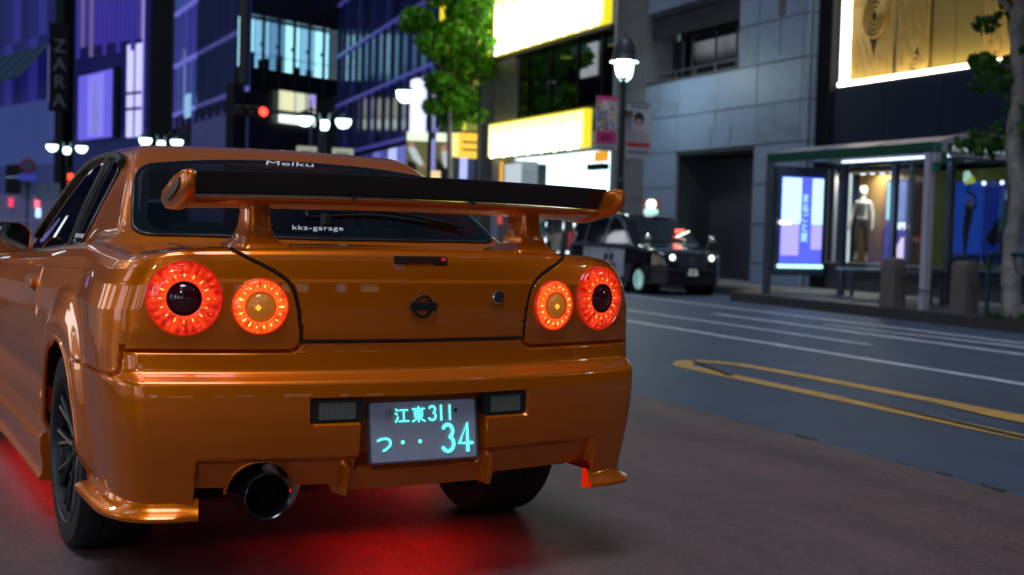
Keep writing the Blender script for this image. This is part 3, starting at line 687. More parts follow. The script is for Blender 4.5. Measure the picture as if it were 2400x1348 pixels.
# --- lower winglets and side skirts: profiles swept along the plan of the shell
def plan_path(z0, a_x, y_end, n=40):
    pts = []
    for k, p in cols:
        q = contour(k, p, z0)
        if k in 'rc' and q[0] >= a_x: pts.append(q)
        if k == 's' and q[1] <= y_end: pts.append(q)
    return np.array(pts[::2])
pth = plan_path(.26, .604, .52); nn = len(pth)
tg = np.gradient(pth, axis=0); tg /= np.linalg.norm(tg, axis=1, keepdims=True); nr_ = np.stack([tg[:, 1], -tg[:, 0]], 1)
for s in (-1, 1):
    prof = [(-.02,.300),(.004,.298),(.008,.280),(.020,.268),(.036,.261),(.041,.254),(.039,.245),(.02,.240),(-.02,.238)]
    v = []; f = []; n = len(prof)
    for i in range(nn):
        k = sstep(0, 5, i)*.4+.6; rise = .012*sstep(nn*.55, nn-1, i); ext = 1+.25*sstep(nn*.5, nn-1, i)
        for o_, z in prof:
            q = pth[i]+nr_[i]*(o_*k*ext if o_ > 0 else o_); v.append((s*q[0], q[1], z+rise*(o_ > .01)))
    for a in range(nn-1):
        for i in range(n-1): f.append((a*n+i, a*n+i+1, (a+1)*n+i+1, (a+1)*n+i))
    f.append(tuple(range(n))); f.append(tuple((nn-1)*n+i for i in range(n)))
    MB().add(v, f).build('bumper_winglet', ORANGE, car, 45)
    prof = [(-.03,.330),(.006,.325),(.010,.275),(.028,.262),(.032,.215),(.022,.195),(.026,.160),(.034,.148),(.032,.138),(-.03,.138)]
    v = []; f = []; n = len(prof); yy = np.linspace(WHY+ARCH+.035, WHF-ARCH-.03, 40)
    for y in yy:
        x0 = float(sidex(y, .27)); up_ = .05*(1-sstep(0, .10, y-yy[0]))+.10*sstep(-.35, 0, y-yy[-1])
        for o_, z in prof: v.append((s*(x0+o_+0), y, z+(up_ if z > .2 and o_ > -.02 else 0)*(.6 if z < .3 else 1)))
    for a in range(len(yy)-1):
        for i in range(n-1): f.append((a*n+i, a*n+i+1, (a+1)*n+i+1, (a+1)*n+i))
    f.append(tuple(range(n))); f.append(tuple((len(yy)-1)*n+i for i in range(n)))
    MB().add(v, f).build('side_skirt', ORANGE, car, 40)
    # fender lining, door handle, mirror, body crease strip
    for c in (WHY, WHF):
        b = MB(); v = []; f = []
        for k, a in enumerate(np.linspace(0, math.pi, 24)):
            for xx in (.52, .795): v.append((s*xx, c+math.cos(a)*(ARCH+.012), WHZ+math.sin(a)*(ARCH+.012)))
        for k in range(23): f.append((2*k, 2*k+1, 2*k+3, 2*k+2))
        b.add(v, f); b.build('wheel_liner', GAP, car)
        b = MB(); pts = [(s*(float(sidex(c+math.cos(a)*ARCH, max(.24, WHZ+math.sin(a)*ARCH)))-.004), c+math.cos(a)*ARCH, WHZ+math.sin(a)*ARCH) for a in np.linspace(-.15, math.pi+.1, 40)]
        b.tube(pts, .010, 8); b.build('arch_lip', ORANGE, car, 60)
    hx = float(sidex(1.63, .80)); b = MB(); b.prism([tuple(q) for q in rounded([(1.56,.775),(1.70,.79),(1.70,.825),(1.56,.81)], .014, 4)], s*(hx-.01), s*(hx+.018), 'yz'); hd = bevel(b.build('door_handle', ORANGE, car), .006, 2)
    bx('handle_recess', GAP, hd, (s*(hx-.012)-.004,1.565,.765),(s*(hx+.004)+.001,1.60,.778))
    mr = link('wing_mirror', None, car); mr.location = (s*.785, 2.60, .935)
    ms = rounded([(-.105,-.062),(.105,-.066),(.112,.05),(.06,.072),(-.07,.070),(-.110,.035)], .035, 5); c = ms.mean(0); v = []; f = []; n = len(ms)
    for yy, k in ((-.030,.93),(-.036,.985),(-.026,1.02),(.02,1.0),(.06,.86),(.09,.6),(.10,.3)):
        for a, z in c+(ms-c)*k: v.append((s*a*1.0, yy, z))
    for a in range(6):
        for i in range(n): f.append((a*n+i, a*n+(i+1) % n, (a+1)*n+(i+1) % n, (a+1)*n+i))
    f.append(tuple(6*n+i for i in range(n)))
    MB().add(v, f).build('mirror_shell', ORANGE, mr, 50)
    mg = shrink(ms, .90); MB().prism([(s*a, z) for a, z in mg], -.034, -.028, 'xz').build('mirror_glass', mat('mirror_glass', (.82,.86,.9), .02, 1), mr)
    MB().tube([(-s*.03,.02,-.05),(-s*.09,.03,-.066),(-s*.125,.06,-.07)], [.022,.024,.035], 10).build('mirror_arm', ORANGE, mr, 60)
# --- wheels
def wheel(x, y, s):
    w = link('wheel', None, car); w.location = (x, y, WHZ); w.rotation_euler = (0, 0, 0 if s > 0 else math.pi)
    b = MB(); b.lathe([(.222,-.115),(.262,-.122),(.292,-.118),(.306,-.100),(.311,-.085),(.3125,-.05),(.3085,-.048),(.3085,-.040),(.3125,-.038),(.3125,-.004),(.3085,-.003),(.3085,.003),(.3125,.004),(.3125,.038),(.3085,.040),(.3085,.048),(.3125,.05),(.311,.085),(.306,.100),(.292,.118),(.262,.122),(.222,.115)], 64, 'x'); b.build('tyre', TYRE, w, 30)
    r_ = link('rim', None, w)
    b = MB(); b.lathe([(.224,-.112),(.232,-.108),(.21,-.09),(.20,.05),(.212,.085),(.226,.108),(.236,.116),(.232,.120),(.218,.112),(.206,.09)], 56, 'x')
    for k in range(10):
        a = 2*math.pi*k/10
        for d in (-.11, .11):
            p = [(.078,.045*math.cos(a),.045*math.sin(a)),(.085,.11*math.cos(a+d*.25),.11*math.sin(a+d*.25)),(.098,.212*math.cos(a+d),.212*math.sin(a+d))]
            b.tube(p, [.012,.009,.011], 6)
    b.lathe([(.0005,.092),(.028,.092),(.034,.086),(.062,.080),(.062,.03)], 30, 'x')
    o = b.build('rim_spokes', RIMM, w, 40); bpy.data.objects.remove(r_); o.name = 'rim'
    b = MB(); b.lathe([(.0005,.0),(.150,.0),(.150,.022),(.0005,.022)], 40, 'x'); b.build('brake_disc', DULLSTEEL, w, 30)
    return w
for s in (-1, 1):
    wheel(s*.690, WHY, s); wheel(s*.690, WHF, s)
# --- underside, cabin, stickers, wiper
bx('underbody', GAP, car, (-.60,.50,.20),(.60,3.95,.30)); bx('rear_valance', GAP, car, (-.58,.16,.30),(.58,.50,.55))
MB().tube([(-.60,.885,.30),(.60,.885,.30)], .03, 10).build('rear_axle', GAP, car)
cab = link('cabin', None, car)
bx('parcel_shelf', CABIN, cab, (-.56,.74,.90),(.56,1.15,.915)); bx('floor', CABIN, cab, (-.68,1.10,.40),(.68,3.0,.43)); bx('dashboard', CABIN, cab, (-.66,2.55,.60),(.66,2.95,.88))
for s in (-1, 1): bx('door_card', CABIN, cab, (s*.69-.01,1.1,.40),(s*.69+.01,2.9,.86))
for x in (-.33, .33):
    for y, h in ((1.75,1.0),(1.12,.93)):
        b = MB(); b.prism([tuple(q) for q in rounded([(x-.22,.50),(x+.22,.50),(x+.20,h-.12),(x+.13,h-.02),(x+.11,h+.10),(x-.11,h+.10),(x-.13,h-.02),(x-.20,h-.12)], .05, 5)], y, y+.12, 'xz'); bevel(b.build('seat_back', CABIN, cab), .03, 3)
b = MB(); b.tube([(math.cos(a)*.17+.33,2.42+math.sin(a)*.05,.86+math.sin(a)*.16) for a in np.linspace(0, 2*math.pi, 28)], .014, 8, False); b.build('steering_wheel', CABIN, cab, 60)
WP = mat('white_sticker', (.8,.8,.85), .4, emis=(.8,.85,1), es=.12)
def wtext(body, x, y, size, shear=0, sx=1.0, name='window_sticker', sp=1.0):
    z = float(z_at(np.array([abs(x)]), np.array([y]))[0]); z2 = float(z_at(np.array([abs(x)]), np.array([y+.02]))[0]); sl = math.atan2(z2-z, .02)
    x2 = float(z_at(np.array([abs(x+.02)]), np.array([y]))[0]); rl = math.atan2(x2-z, .02)
    return text(name, body, size, WP, RW, (x, y, z+.0125), (sl, -rl*1.0, 0), .0004, shear=shear, sx=sx, spacing=sp)
wtext('Meiku', -.02, 1.118, .052, .25, 1.45); wtext('kkz-garage', -.045, .742, .038, .25, 1.0, sp=1.1)
text('window_sticker', 'DRAGON TUNED', .022, WP, car, (-(float(x_at(np.array([1.485]), np.array([.968]))[0])+.010), 1.485, .968), (R(72), 0, R(-90)), .0004, shear=.2)
wp = link('rear_wiper', None, RW)
P = lift_top(np.array([(-.06,.785),(-.05,.815),(.04,.838),(.22,.838),(.38,.815),(.52,.785)]), .022); MB().tube(catmull(P, 5), .006, 6).build('wiper_arm', BLACKTRIM, wp, 60)
P = lift_top(np.array([(-.05,.80),(.2,.825),(.50,.80)]), .012); MB().tube(catmull(P, 5), .005, 6).build('wiper_blade', BLACKTRIM, wp, 60)
b = MB(); b.lathe([(.022,0),(.020,.03),(.010,.035),(.0005,.036)], 16, 'z', (.0,.785,float(z_at(np.array([.0]), np.array([.785]))[0]))); b.build('wiper_pivot', BLACKTRIM, wp, 40)
# --- red glow strips fixed under the car
RED = emit('red_neon', (1.0,.012,.003), 62)
for s, a, b_ in ((-1, WHY+ARCH+.12, WHF-ARCH-.15), (1, WHY+ARCH+.12, WHF-ARCH-.15)):
    MB().tube([(s*.70, a, .135), (s*.70, b_, .135)], .008, 8).build('neon_strip', emit('red_neon_side', (1.0,.015,.005), 17), car)
MB().tube([(-.04,.46,.236), (.38,.46,.236)], .010, 8).build('neon_strip', RED, car)
# ================================================================== buildings along the right side
def bldg(name, label, A, B, cat='building', group=None):
    """empty at the left end of a street front; local x runs along the front, local y into the building"""
    d = (B[0]-A[0], B[1]-A[1]); L = math.hypot(*d)
    return thing(name, label, cat, (A[0], A[1], 0), math.atan2(d[1], d[0]), group), L
NAVY = mat('navy_panel', (.010,.018,.050), .6, noise=.12, nscale=.8, spec=.12); BLACKW = mat('black_panel', (.006,.007,.011), .5, spec=.2)
CONC = mat('grey_concrete', (.16,.165,.18), .7, noise=.15, nscale=1.5); DARKIN = mat('dark_interior', (.012,.013,.016), .8)
ALU = mat('aluminium', (.42,.44,.50), .35, .7); WOOD = mat('oak_slat', (.30,.15,.035), .45, noise=.25, nscale=9); SHOPGLASS = glass('shop_glass', (.86,.90,.92), .02, .4)
HOT = emit('white_hot', (.95,1.0,.95), 3.5); WARMHOT = emit('warm_white_strip', (1.0,.93,.72), 7); GOLD = mat('gold_wood', (.68,.44,.10), .38, .2, noise=.2, nscale=5)
# ---- boutique with the golden display (front at x = 13.2)
bq, L = bldg('boutique', 'dark blue fashion boutique with glowing gold display box above its windows', (13.2,16.02), (13.2,-8))
bx('pilaster', BLACKW, bq, (0,-.02,.14),(.40,.6,12)); bx('corner_strip', NAVY, bq, (.40,.02,.14),(.58,.6,3.70))
xs_ = [.58,1.87,3.27,4.7,6.2,7.7,9.2,10.7,12.2,14,16,18,20,22,24]
for a, b in zip(xs_[:-1], xs_[1:]): bx('fascia_panel', NAVY, bq, (a+.006,0,2.30),(b-.006,.6,3.765))
bx('upper_wall', NAVY, bq, (.40,0,7.6),(24,.6,12)); bx('back_wall', DARKIN, bq, (.4,1.4,.14),(24,1.5,7.6)); bx('floor_slab', DARKIN, bq, (.4,.5,3.70),(24,1.4,3.76))
bx('stall_riser', mat('grey_riser', (.06,.07,.085), .5, noise=.1), bq, (.40,.02,.14),(24,.5,.60)); bx('sill', ALU, bq, (.40,-.05,.60),(24,.5,.635))
# display box
bx('light_side', emit('display_white', (1,.96,.80), 3.5), bq, (.60,.02,3.84),(.635,.24,7.6))
for a, b in ((.60,1.855),(1.885,3.255),(3.285,4.685),(4.715,6.2),(6.23,7.7),(7.73,9.2)): bx('light_strip', WARMHOT, bq, (a,-.02,3.772),(b,.10,3.838))
bx('display_soffit', mat('gold_floor', (.55,.42,.16), .4), bq, (.6,.05,3.76),(12.2,.24,3.775))
def relief(x0, x1, z0, z1, rings):
    """ridged timber relief: upright slats bowed round carved ring medallions"""
    t = link('relief_panel', None, bq); bx('relief_backing', mat('relief_brown', (.17,.085,.018), .6), t, (x0,.225,z0),(x1,.25,z1)); x = x0+.03
    while x < x1-.03:
        P = []
        for z in np.arange(z0, z1+.01, .06):
            dx = 0
            for cx, cz, r in rings:
                q = math.hypot(x-cx, z-cz); dx += (1 if x >= cx else -1)*r*.75*math.exp(-(q/(r*1.15))**2)
            P.append((min(max(x+dx, x0+.02), x1-.02)+.005*math.sin(z*9+x*31), .205, z))
        MB().tube(P, .023, 6).build('slat', GOLD, t, 60); x += .072
    for cx, cz, r in rings:
        MB().lathe([(.0005,.20),(r,.20),(r,.22)], 28, 'y', (cx,0,cz)).build('medallion', MATS['relief_brown'], t, 40)
        for k in range(int(r/.075)):
            rr = r-.03-k*.075
            if rr > .02: MB().tube([(cx+rr*.92*math.cos(q), .185, cz+rr*1.12*math.sin(q)) for q in np.linspace(0, 2*math.pi, 33)], .022, 6, False).build('medallion_ring', GOLD, t, 60)
relief(.66,1.86,3.80,7.6,[(1.30,4.95,.36)]); relief(1.90,2.72,3.80,7.6,[(2.38,4.0,.16)]); relief(3.92,4.9,3.80,7.6,[(4.45,4.75,.2)]); relief(6.3,7.6,3.8,7.6,[(6.9,5.2,.3)])
for a, b in ((2.74,3.26),(3.28,3.90),(4.92,6.28),(7.62,12)): bx('gold_panel', mat('gold_smooth', (.50,.34,.08), .32, .3), bq, (a,.22,3.80),(b,.26,7.6))
bx('panel_joint', mat('brass', (.35,.3,.18), .3, .8), bq, (1.862,.19,3.8),(1.898,.24,7.6))
# window one: lit room with the mannequin
bx('window_wall', emit('lit_cream_wall', (.95,1.0,.86), 1.15), bq, (.50,.20,.64),(.80,.24,2.22)); bx('shop_floor', mat('pale_floor', (.45,.42,.36), .4), bq, (.42,.3,.60),(2.60,.66,.638))
bx('shop_ceiling', mat('pale_ceiling', (.55,.5,.42), .6), bq, (.42,.06,2.22),(2.60,.66,2.27))
for k in range(34): bx('wood_slat', WOOD, bq, (.15+k*.072,.58,.64),(.15+k*.072+.060,.64,2.22))
for k in range(4):
    b = MB(); b.lathe([(.045,0),(.04,-.02),(.0005,-.022)], 14, 'z', (.95+k*.26,.35,2.219)); b.build('downlight', HOT, bq, 40)
sp_d = bpy.data.lights.new('display_light', 'AREA'); sp_d.energy = 40; sp_d.size = .5; sp_d.color = (1,.9,.7); sp = bpy.data.objects.new('display_light', sp_d); COL.objects.link(sp); sp.parent = bq; sp.location = (1.3,.30,2.2)
scn = link('video_screen', None, bq); scn.location = (-.50,-.56,0)
bx('screen_panel', emit('screen_violet', (.10,.09,.45), .9), scn, (1.98,1.00,.66),(2.52,1.03,2.10)); bx('screen_white', emit('screen_cyan', (.55,1,.95), 1.5), scn, (2.02,.990,1.40),(2.26,.998,2.06)); bx('screen_pale', emit('screen_lilac', (.35,.38,.85), 1.0), scn, (2.28,.990,1.40),(2.50,.998,2.06))
MB().prism([(2.16,.68),(2.50,.68),(2.50,1.10),(2.44,1.10)], .986, .996, 'xz').build('screen_shape', emit('screen_pink', (1,.72,.95), 1.5), scn)
text('screen_text', 'OM', .20, HOT, scn, (2.38,.985,1.29), (R(90),0,0), .002, sx=.9); bx('red_light', emit('red_led', (1,.05,.03), 1.5), scn, (1.99,.985,1.32),(2.03,.995,1.36))
# window two: blue posters
bx('poster_wall', mat('olive_wall', (.16,.16,.045), .6, emis=(.35,.36,.06), es=.10), bq, (2.62,.45,.64),(12,.50,2.22)); bx('yellow_strip', emit('yellow_strip', (.55,.55,.05), .25), bq, (2.98,.43,.66),(3.14,.448,2.20)); pgr = [link('poster', None, bq) for _ in range(3)]
for q_ in pgr: q_.location = (-.39,0,0)
BLUEP = emit('poster_blue', (.008,.06,.42), 1.0); BLUED = emit('poster_blue_dark', (.004,.02,.24), .9); FIG = mat('poster_figure_dark', (.004,.004,.012), .7); SKN = emit('poster_skin', (.25,.10,.10), .35); FWH = emit('poster_grey', (.30,.35,.50), .5)
for (a, b), mm, q_ in (((3.56,4.22),BLUEP,pgr[0]),((4.26,5.05),BLUED,pgr[1]),((5.1,5.8),BLUEP,pgr[2])):
    bx('poster_sheet', mm, q_, (a,.405,.72),(b,.425,2.02))
    o = bx('poster_floor', emit('poster_navy', (.003,.010,.07), .5), q_, (a,.400,.72),(b,.404,.86))
def flat(name, pts, y, m, parent): return MB().prism(pts, y, y+.003, 'xz').build(name, m, parent)
# two printed figures stretching on one leg
flat('printed_leg', [(3.86,.80),(3.90,.80),(3.97,1.25),(4.02,1.42),(3.84,1.44),(3.82,1.20)], .397, FIG, pgr[0]); flat('printed_torso', [(3.84,1.42),(4.02,1.42),(4.03,1.58),(3.97,1.70),(3.86,1.66)], .396, FIG, pgr[0])
flat('printed_arm', [(3.99,1.62),(4.09,1.55),(4.10,1.72),(4.02,1.84),(3.88,1.86),(3.89,1.82),(4.01,1.79),(4.06,1.70),(4.05,1.62)], .395, FIG, pgr[0]); flat('printed_foot', [(3.86,1.86),(3.90,1.84),(3.97,2.00),(3.91,1.96)], .394, FIG, pgr[0]); flat('printed_head', [(3.90,1.62),(3.98,1.60),(4.01,1.70),(3.95,1.75),(3.90,1.72)], .392, SKN, pgr[0])
flat('printed_leg', [(4.62,.80),(4.70,.80),(4.82,1.30),(4.86,1.48),(4.62,1.48),(4.60,1.30),(4.42,1.10),(4.55,1.02),(4.50,.98),(4.33,1.10),(4.38,1.20),(4.58,1.44)], .396, FIG, pgr[1]); flat('printed_torso', [(4.64,1.50),(4.82,1.50),(4.86,1.78),(4.70,1.80)], .395, FIG, pgr[1]); flat('printed_top', [(4.68,1.72),(4.88,1.74),(4.86,1.84),(4.70,1.86)], .394, FWH, pgr[1]); flat('printed_head', [(4.70,1.86),(4.79,1.86),(4.80,1.99),(4.71,2.0)], .393, SKN, pgr[1])
# window frames and panes
for x in (.42,.585,1.98+.62,3.50,5.05,6.6,8.2,10,12,14,16,18,20,22): bx('window_mullion', ALU, bq, (x,-.01,.635),(x+.045,.06,2.30))
for a, b in ((.465,.585),(.63,2.60),(2.645,3.50),(3.545,5.05),(5.095,6.6),(6.645,8.2),(8.245,10),(10.045,12),(12.045,14),(14.045,16),(16.045,18)): bx('window_pane', SHOPGLASS, bq, (a,.02,.64),(b,.03,2.298))
# spotlight in the window above the posters
b = MB(); b.lathe([(.02,.16),(.05,.14),(.075,.02),(.07,.0),(.0005,.01)], 18, 'z'); o = b.build('window_spotlight', emit('spot_white', (.75,.95,.80), 1.3), bq, 50); o.location = (3.66,.25,2.02); o.rotation_euler = (0,R(-14),0)
MB().prism([(3.60,1.96),(3.84,1.99),(3.78,2.10),(3.68,2.05)], .22, .24, 'xz').build('spotlight_cone', emit('spot_yellow', (.85,.85,.08), .9), bq)
for x, z in ((3.95,1.98),(4.33,1.98)):
    b = MB(); b.lathe([(.0005,.03),(.03,.02),(.035,-.01),(.0005,-.03)], 14, 'y'); o = b.build('window_lamp', HOT, bq, 60); o.location = (x,.30,z)

# ---- pale stone-clad building (front at x = 13.0)
ST = mat('stone_tile', (.25,.335,.485), .5, noise=.10, nscale=1.1); JOINT = mat('tile_joint', (.07,.085,.095), .8)
STAIN = mat('stone_tile_stained', (.23,.305,.435), .55, noise=.22, nscale=2.5)
tb, L = bldg('stone_building', 'pale grey stone-clad building with recessed window and doorway behind the taxi', (13.0,22.10), (13.0,16.02))
bx('core_wall', JOINT, tb, (4.40,.03,.14),(6.06,.9,12)); bx('core_wall', JOINT, tb, (0,.03,2.76),(4.40,.9,4.42)); bx('core_wall', JOINT, tb, (0,.03,.14),(1.46,.9,2.76)); bx('core_wall', JOINT, tb, (0,.03,5.88),(4.40,.9,12)); bx('core_wall', JOINT, tb, (3.74,.03,4.42),(4.40,.9,5.88))
zr_ = [.14,.52,1.29,2.06,2.83,3.60,4.38,5.18,5.98,6.78,7.6]; xr__ = [0,1.46,2.96,4.42,5.88]
for i in range(len(zr_)-1):
    for j in range(4):
        a, b, z0, z1 = xr__[j], xr__[j+1], zr_[i], zr_[i+1]
        if 1.4 < a < 4.3 and z1 < 2.9 : continue
        if z0 > 4.3 and z1 < 6.0 and a < 2.9:
            continue
        if z0 > 4.3 and z1 < 6.0 and a < 3.5: a = 3.74
        bx('stone_tile', STAIN if (i+j*2) % 5 == 0 else ST, tb, (a+.010,-.008-.006*((i*3+j) % 2),z0+.012),(b-.010,.06,z1-.012))
    p = MB(); p.prism([(5.89,-.012),(6.0,-.008),(6.055,.03),(6.065,.12),(6.065,.5),(5.89,.5)], zr_[i]+.012, zr_[i+1]-.012, 'xy'); p.build('corner_stone', ST, tb)
bx('coping', mat('dark_coping', (.06,.065,.07), .6), tb, (-.01,-.03,4.385),(3.74,.25,4.43))
for k in range(12): bx('louvre_slat', mat('louvre_dark', (.030,.035,.045), .45), tb, (.05,.10+.01*(k % 2),5.42+k*.038),(3.73,.16,5.42+k*.038+.030))
bx('window_back', DARKIN, tb, (0,.85,4.43),(3.74,.89,5.88)); bx('window_side', CONC, tb, (.02,.2,4.43),(.06,.85,5.42))
for a, b in ((.10,.55),(1.0,1.9),(1.95,2.7),(2.75,3.7)): bx('window_pane', mat('dark_pane', (.012,.015,.02), .08), tb, (a,.60,4.46),(b,.63,5.40))
for a in (.55,.95,1.91,2.71): bx('window_mullion', mat('grey_frame', (.10,.11,.13), .4), tb, (a,.58,4.43),(a+.035,.64,5.42))
rl = link('window_rail', None, tb); MB().tube([(.30,.06,4.60),(3.73,.06,4.60)], .016, 8).build('rail_bar', mat('rail_grey', (.14,.15,.17), .4, .5), rl, 60)
for k in range(5): MB().tube([(.40+k*.8,.06,4.40),(.40+k*.8,.06,4.60)], .014, 8).build('rail_post', MATS['rail_grey'], rl, 60)
bx('slit_window', mat('slit_green', (.02,.03,.02), .2), tb, (5.08,-.02,5.24),(5.28,.02,6.4))
bx('door_recess', mat('doorway_grey', (.06,.065,.085), .55, noise=.1), tb, (1.47,.86,.14),(4.40,.9,2.74)); bx('door_soffit', BLACKW, tb, (1.47,.06,2.70),(4.40,.88,2.75)); bx('door_panel', mat('shutter_violet', (.055,.058,.085), .4), tb, (2.05,.80,.16),(3.55,.85,2.60)); bx('door_panel', mat('door_green', (.03,.045,.05), .3), tb, (3.58,.78,.16),(4.36,.84,2.60)); bx('door_edge', ALU, tb, (1.465,-.012,.14),(1.495,.05,2.74)); bx('door_edge', ALU, tb, (4.395,-.012,.14),(4.42,.05,2.74))
for x, z0, z1 in ((2.80,2.86,3.3),(3.55,2.95,3.25),(5.15,4.5,5.2)): bx('water_stain', mat('stain', (.10,.105,.09), .7), tb, (x,-.019,z0),(x+.025,-.016,z1))
ns = thing('wall_sign', 'small red framed notice on the stone wall behind the taxi lamp', 'sign', (12.97,21.62,1.52), R(-90))
bx('sign_frame', emit('red_sign', (.55,.02,.03), .35), ns, (-.32,-.05,-.05),(.32,.0,.28)); bx('sign_face', emit('pale_sign', (.45,.55,.75), .6), ns, (-.22,-.056,-.04),(.22,-.051,.20)); text('sign_mark', 'A', .2, emit('sign_blue', (.05,.1,.5), .4), ns, (0,-.060,.07), (R(90),0,0), .002)

# ---- drugstore with yellow light-box signs
ds, L = bldg('drugstore', 'bright corner store with two glaring yellow-white light-box signs', (13.0,31.1), (13.0,22.12))
PIER = mat('grey_pier', (.17,.175,.19), .6, noise=.1, nscale=1)
for z in range(12): bx('pier_block', PIER, ds, (0,0,.14+z*.85),(1.40,.8,.14+z*.85+.838)); bx('pier_block', PIER, ds, (7.35,.0,.14+z*.85),(8.96,.8,.14+z*.85+.838))
bx('gutter_pipe', ALU, ds, (7.55,-.09,.14),(7.65,-.02,9)); bx('back_wall', DARKIN, ds, (1.4,1.6,4.2),(7.35,1.7,6.0)); bx('floor_slab', DARKIN, ds, (0,.1,4.10),(7.35,3.2,4.2)); bx('upper_wall', PIER, ds, (0,.05,7.9),(8.96,.8,12)); bx('sign_ledge', BLACKW, ds, (.0,-.05,5.93),(7.3,.6,6.02))
for k in range(7): bx('board_panel', mat(['brown_board','dark_board','red_board'][k % 3], [(.05,.025,.018),(.02,.018,.02),(.06,.02,.02)][k % 3], .5), ds, (2.2+k*.72,1.3,4.3),(2.2+k*.72+.66,1.34,5.6))
for k in range(14): bx('stock_item', mat('stock_%d' % (k % 4), [(.05,.06,.10),(.08,.05,.09),(.04,.08,.07),(.10,.10,.12)][k % 4], .5), ds, (2.0+k*.36,.8,4.22),(2.0+k*.36+.14,.95,4.5+.1*(k % 3)))
for a, b in ((1.42,2.1),(2.15,3.6),(3.65,5.2),(5.25,6.6),(6.65,7.33)): bx('window_pane', glass('dark_shop_glass', (.35,.42,.42), .02), ds, (a,.12,4.22),(b,.14,5.92)); bx('window_mullion', BLACKW, ds, (b,.08,4.2),(b+.05,.18,5.95))
for x in (3.1, 5.9): bx('ceiling_light', emit('dim_ceiling', (.9,.75,.1), .9), ds, (x,.6,5.72),(x+.25,.85,5.75))
SIGNW = emit('sign_white', (1.0,.97,.42), 1.45); SIGNY = emit('sign_yellow', (.95,.80,.01), 1.0); SIGNL = emit('sign_letter', (1.0,1.0,.88), 4.0)
def lightbox(x0, x1, z0, z1, n, nm='light_box_sign'):
    t = link(nm, None, ds)
    bx('sign_edge', SIGNY, t, (x0,-.22,z0),(x1,-.02,z1)); bx('sign_face', SIGNW, t, (x0+.06,-.232,z0+.05),(x1-.06,-.223,z1-.05))
    w = (x1-x0-.3)/n
    for k in range(n):     # washed-out characters, only their lower strokes can be told from the glare
        xx = x0+.15+k*w; h = (z1-z0)
        bx('sign_glyph', SIGNL, t, (xx+.08*w,-.240,z0-.04),(xx+.40*w,-.234,z0+h*.72)); bx('sign_glyph', SIGNL, t, (xx+.56*w,-.240,z0-.02),(xx+.88*w,-.234,z0+h*.60)); bx('sign_glyph', SIGNL, t, (xx+.08*w,-.246,z0+h*.5),(xx+.9*w,-.241,z0+h*.64))
        bx('sign_gap', SIGNY, t, (xx+.43*w,-.240,z0+.02),(xx+.53*w,-.234,z0+h*.22))
    return t
lightbox(.25,7.25,6.05,8.0,9); lightbox(.12,6.35,3.13,4.08,7)
bx('shop_interior', emit('shop_glow', (.66,.92,1.0), 2.2), ds, (.5,1.5,.14),(7.3,1.6,3.1)); bx('shop_ceiling', emit('shop_ceiling_glow', (.8,1,1), 1.6), ds, (.4,.1,3.0),(7.3,1.5,3.05)); bx('shop_floor', mat('shop_tiles', (.5,.5,.5), .3), ds, (.3,.0,.14),(6.9,2.9,.16))
for k in (0,2):
    sh = link('shelf', None, ds); sh.location = (0,-.75,0)
    for j in range(4): bx('shelf_board', mat('shelf_white', (.6,.62,.65), .5), sh, (.9+k,1.8,.4+j*.45),(1.7+k,2.2,.43+j*.45)); bx('goods', mat('goods_%d' % ((k+j) % 5), [(.5,.1,.1),(.1,.3,.5),(.6,.55,.1),(.2,.5,.3),(.6,.6,.6)][(k+j) % 5], .5), sh, (.95+k,1.85,.43+j*.45),(1.65+k,2.15,.72+j*.45))
bx('poster_strip', emit('orange_strip', (.95,.45,.05), .9), ds, (.55,-.02,1.7),(.78,.0,3.0)); bx('poster_strip', emit('red_strip', (.9,.05,.05), .8), ds, (.55,-.02,1.2),(.78,.0,1.68)); bx('door_notice', emit('pale_notice', (.55,.62,.7), .9), ds, (.95,-.03,1.5),(2.1,-.01,2.9))
bx('canopy_side', mat('pale_side', (.35,.38,.5), .5), ds, (.05,-.05,.14),(.48,.3,3.1)); bx('side_lamp', HOT, ds, (6.75,-.12,1.85),(7.0,-.02,2.4)); bx('orange_board', emit('orange_board', (.9,.40,.02), .9), ds, (6.7,-.1,2.75),(7.3,-.02,3.0)); bx('dark_canopy', BLACKW, ds, (6.5,-.2,2.55),(7.3,.0,2.7))
vs = thing('projecting_sign', 'tall yellow vertical sign box projecting above the street tree', 'sign', (12.25,31.5,6.1), 0)
bx('sign_box', SIGNY, vs, (-.75,0,0),(.72,.35,5)); bx('sign_face', emit('sign_yellow_hot', (1,1,.12), 1.9), vs, (-.12,-.012,.06),(.70,-.002,4.9))
for k in range(4): text('sign_glyph', 'マツキヨ'[k], .62, mat('olive_letter', (.35,.33,.02), .5, emis=(.75,.72,.02), es=.7), vs, (.30,-.018,.75+k*.75), (R(90),0,0), .004); text('sign_glyph', 'ドラッグ'[k], .5, mat('olive_letter'), vs, (-.44,-.008,.75+k*.75), (R(90),0,0), .004)
v2 = thing('narrow_banner_sign', 'narrow yellow-green vertical shop sign left of the drugstore pier', 'sign', (12.4,31.3,3.9), 0)
bx('sign_panel', emit('banner_olive', (.35,.40,.06), .5), v2, (-.20,0,0),(.22,.1,1.9)); bx('sign_edge', emit('banner_yellow', (.8,.85,.05), .8), v2, (-.28,-.01,0),(-.20,.1,1.9))
for k in range(4): text('sign_glyph', '化粧雑貨'[k], .34, mat('dark_letter', (.02,.03,.01), .6), v2, (.0,-.008,1.6-k*.42), (R(90),0,0), .003)
v3 = thing('orange_sign', 'orange-yellow lit box sign with dark lines behind the thin pole', 'sign', (12.2,31.25,3.1), 0)
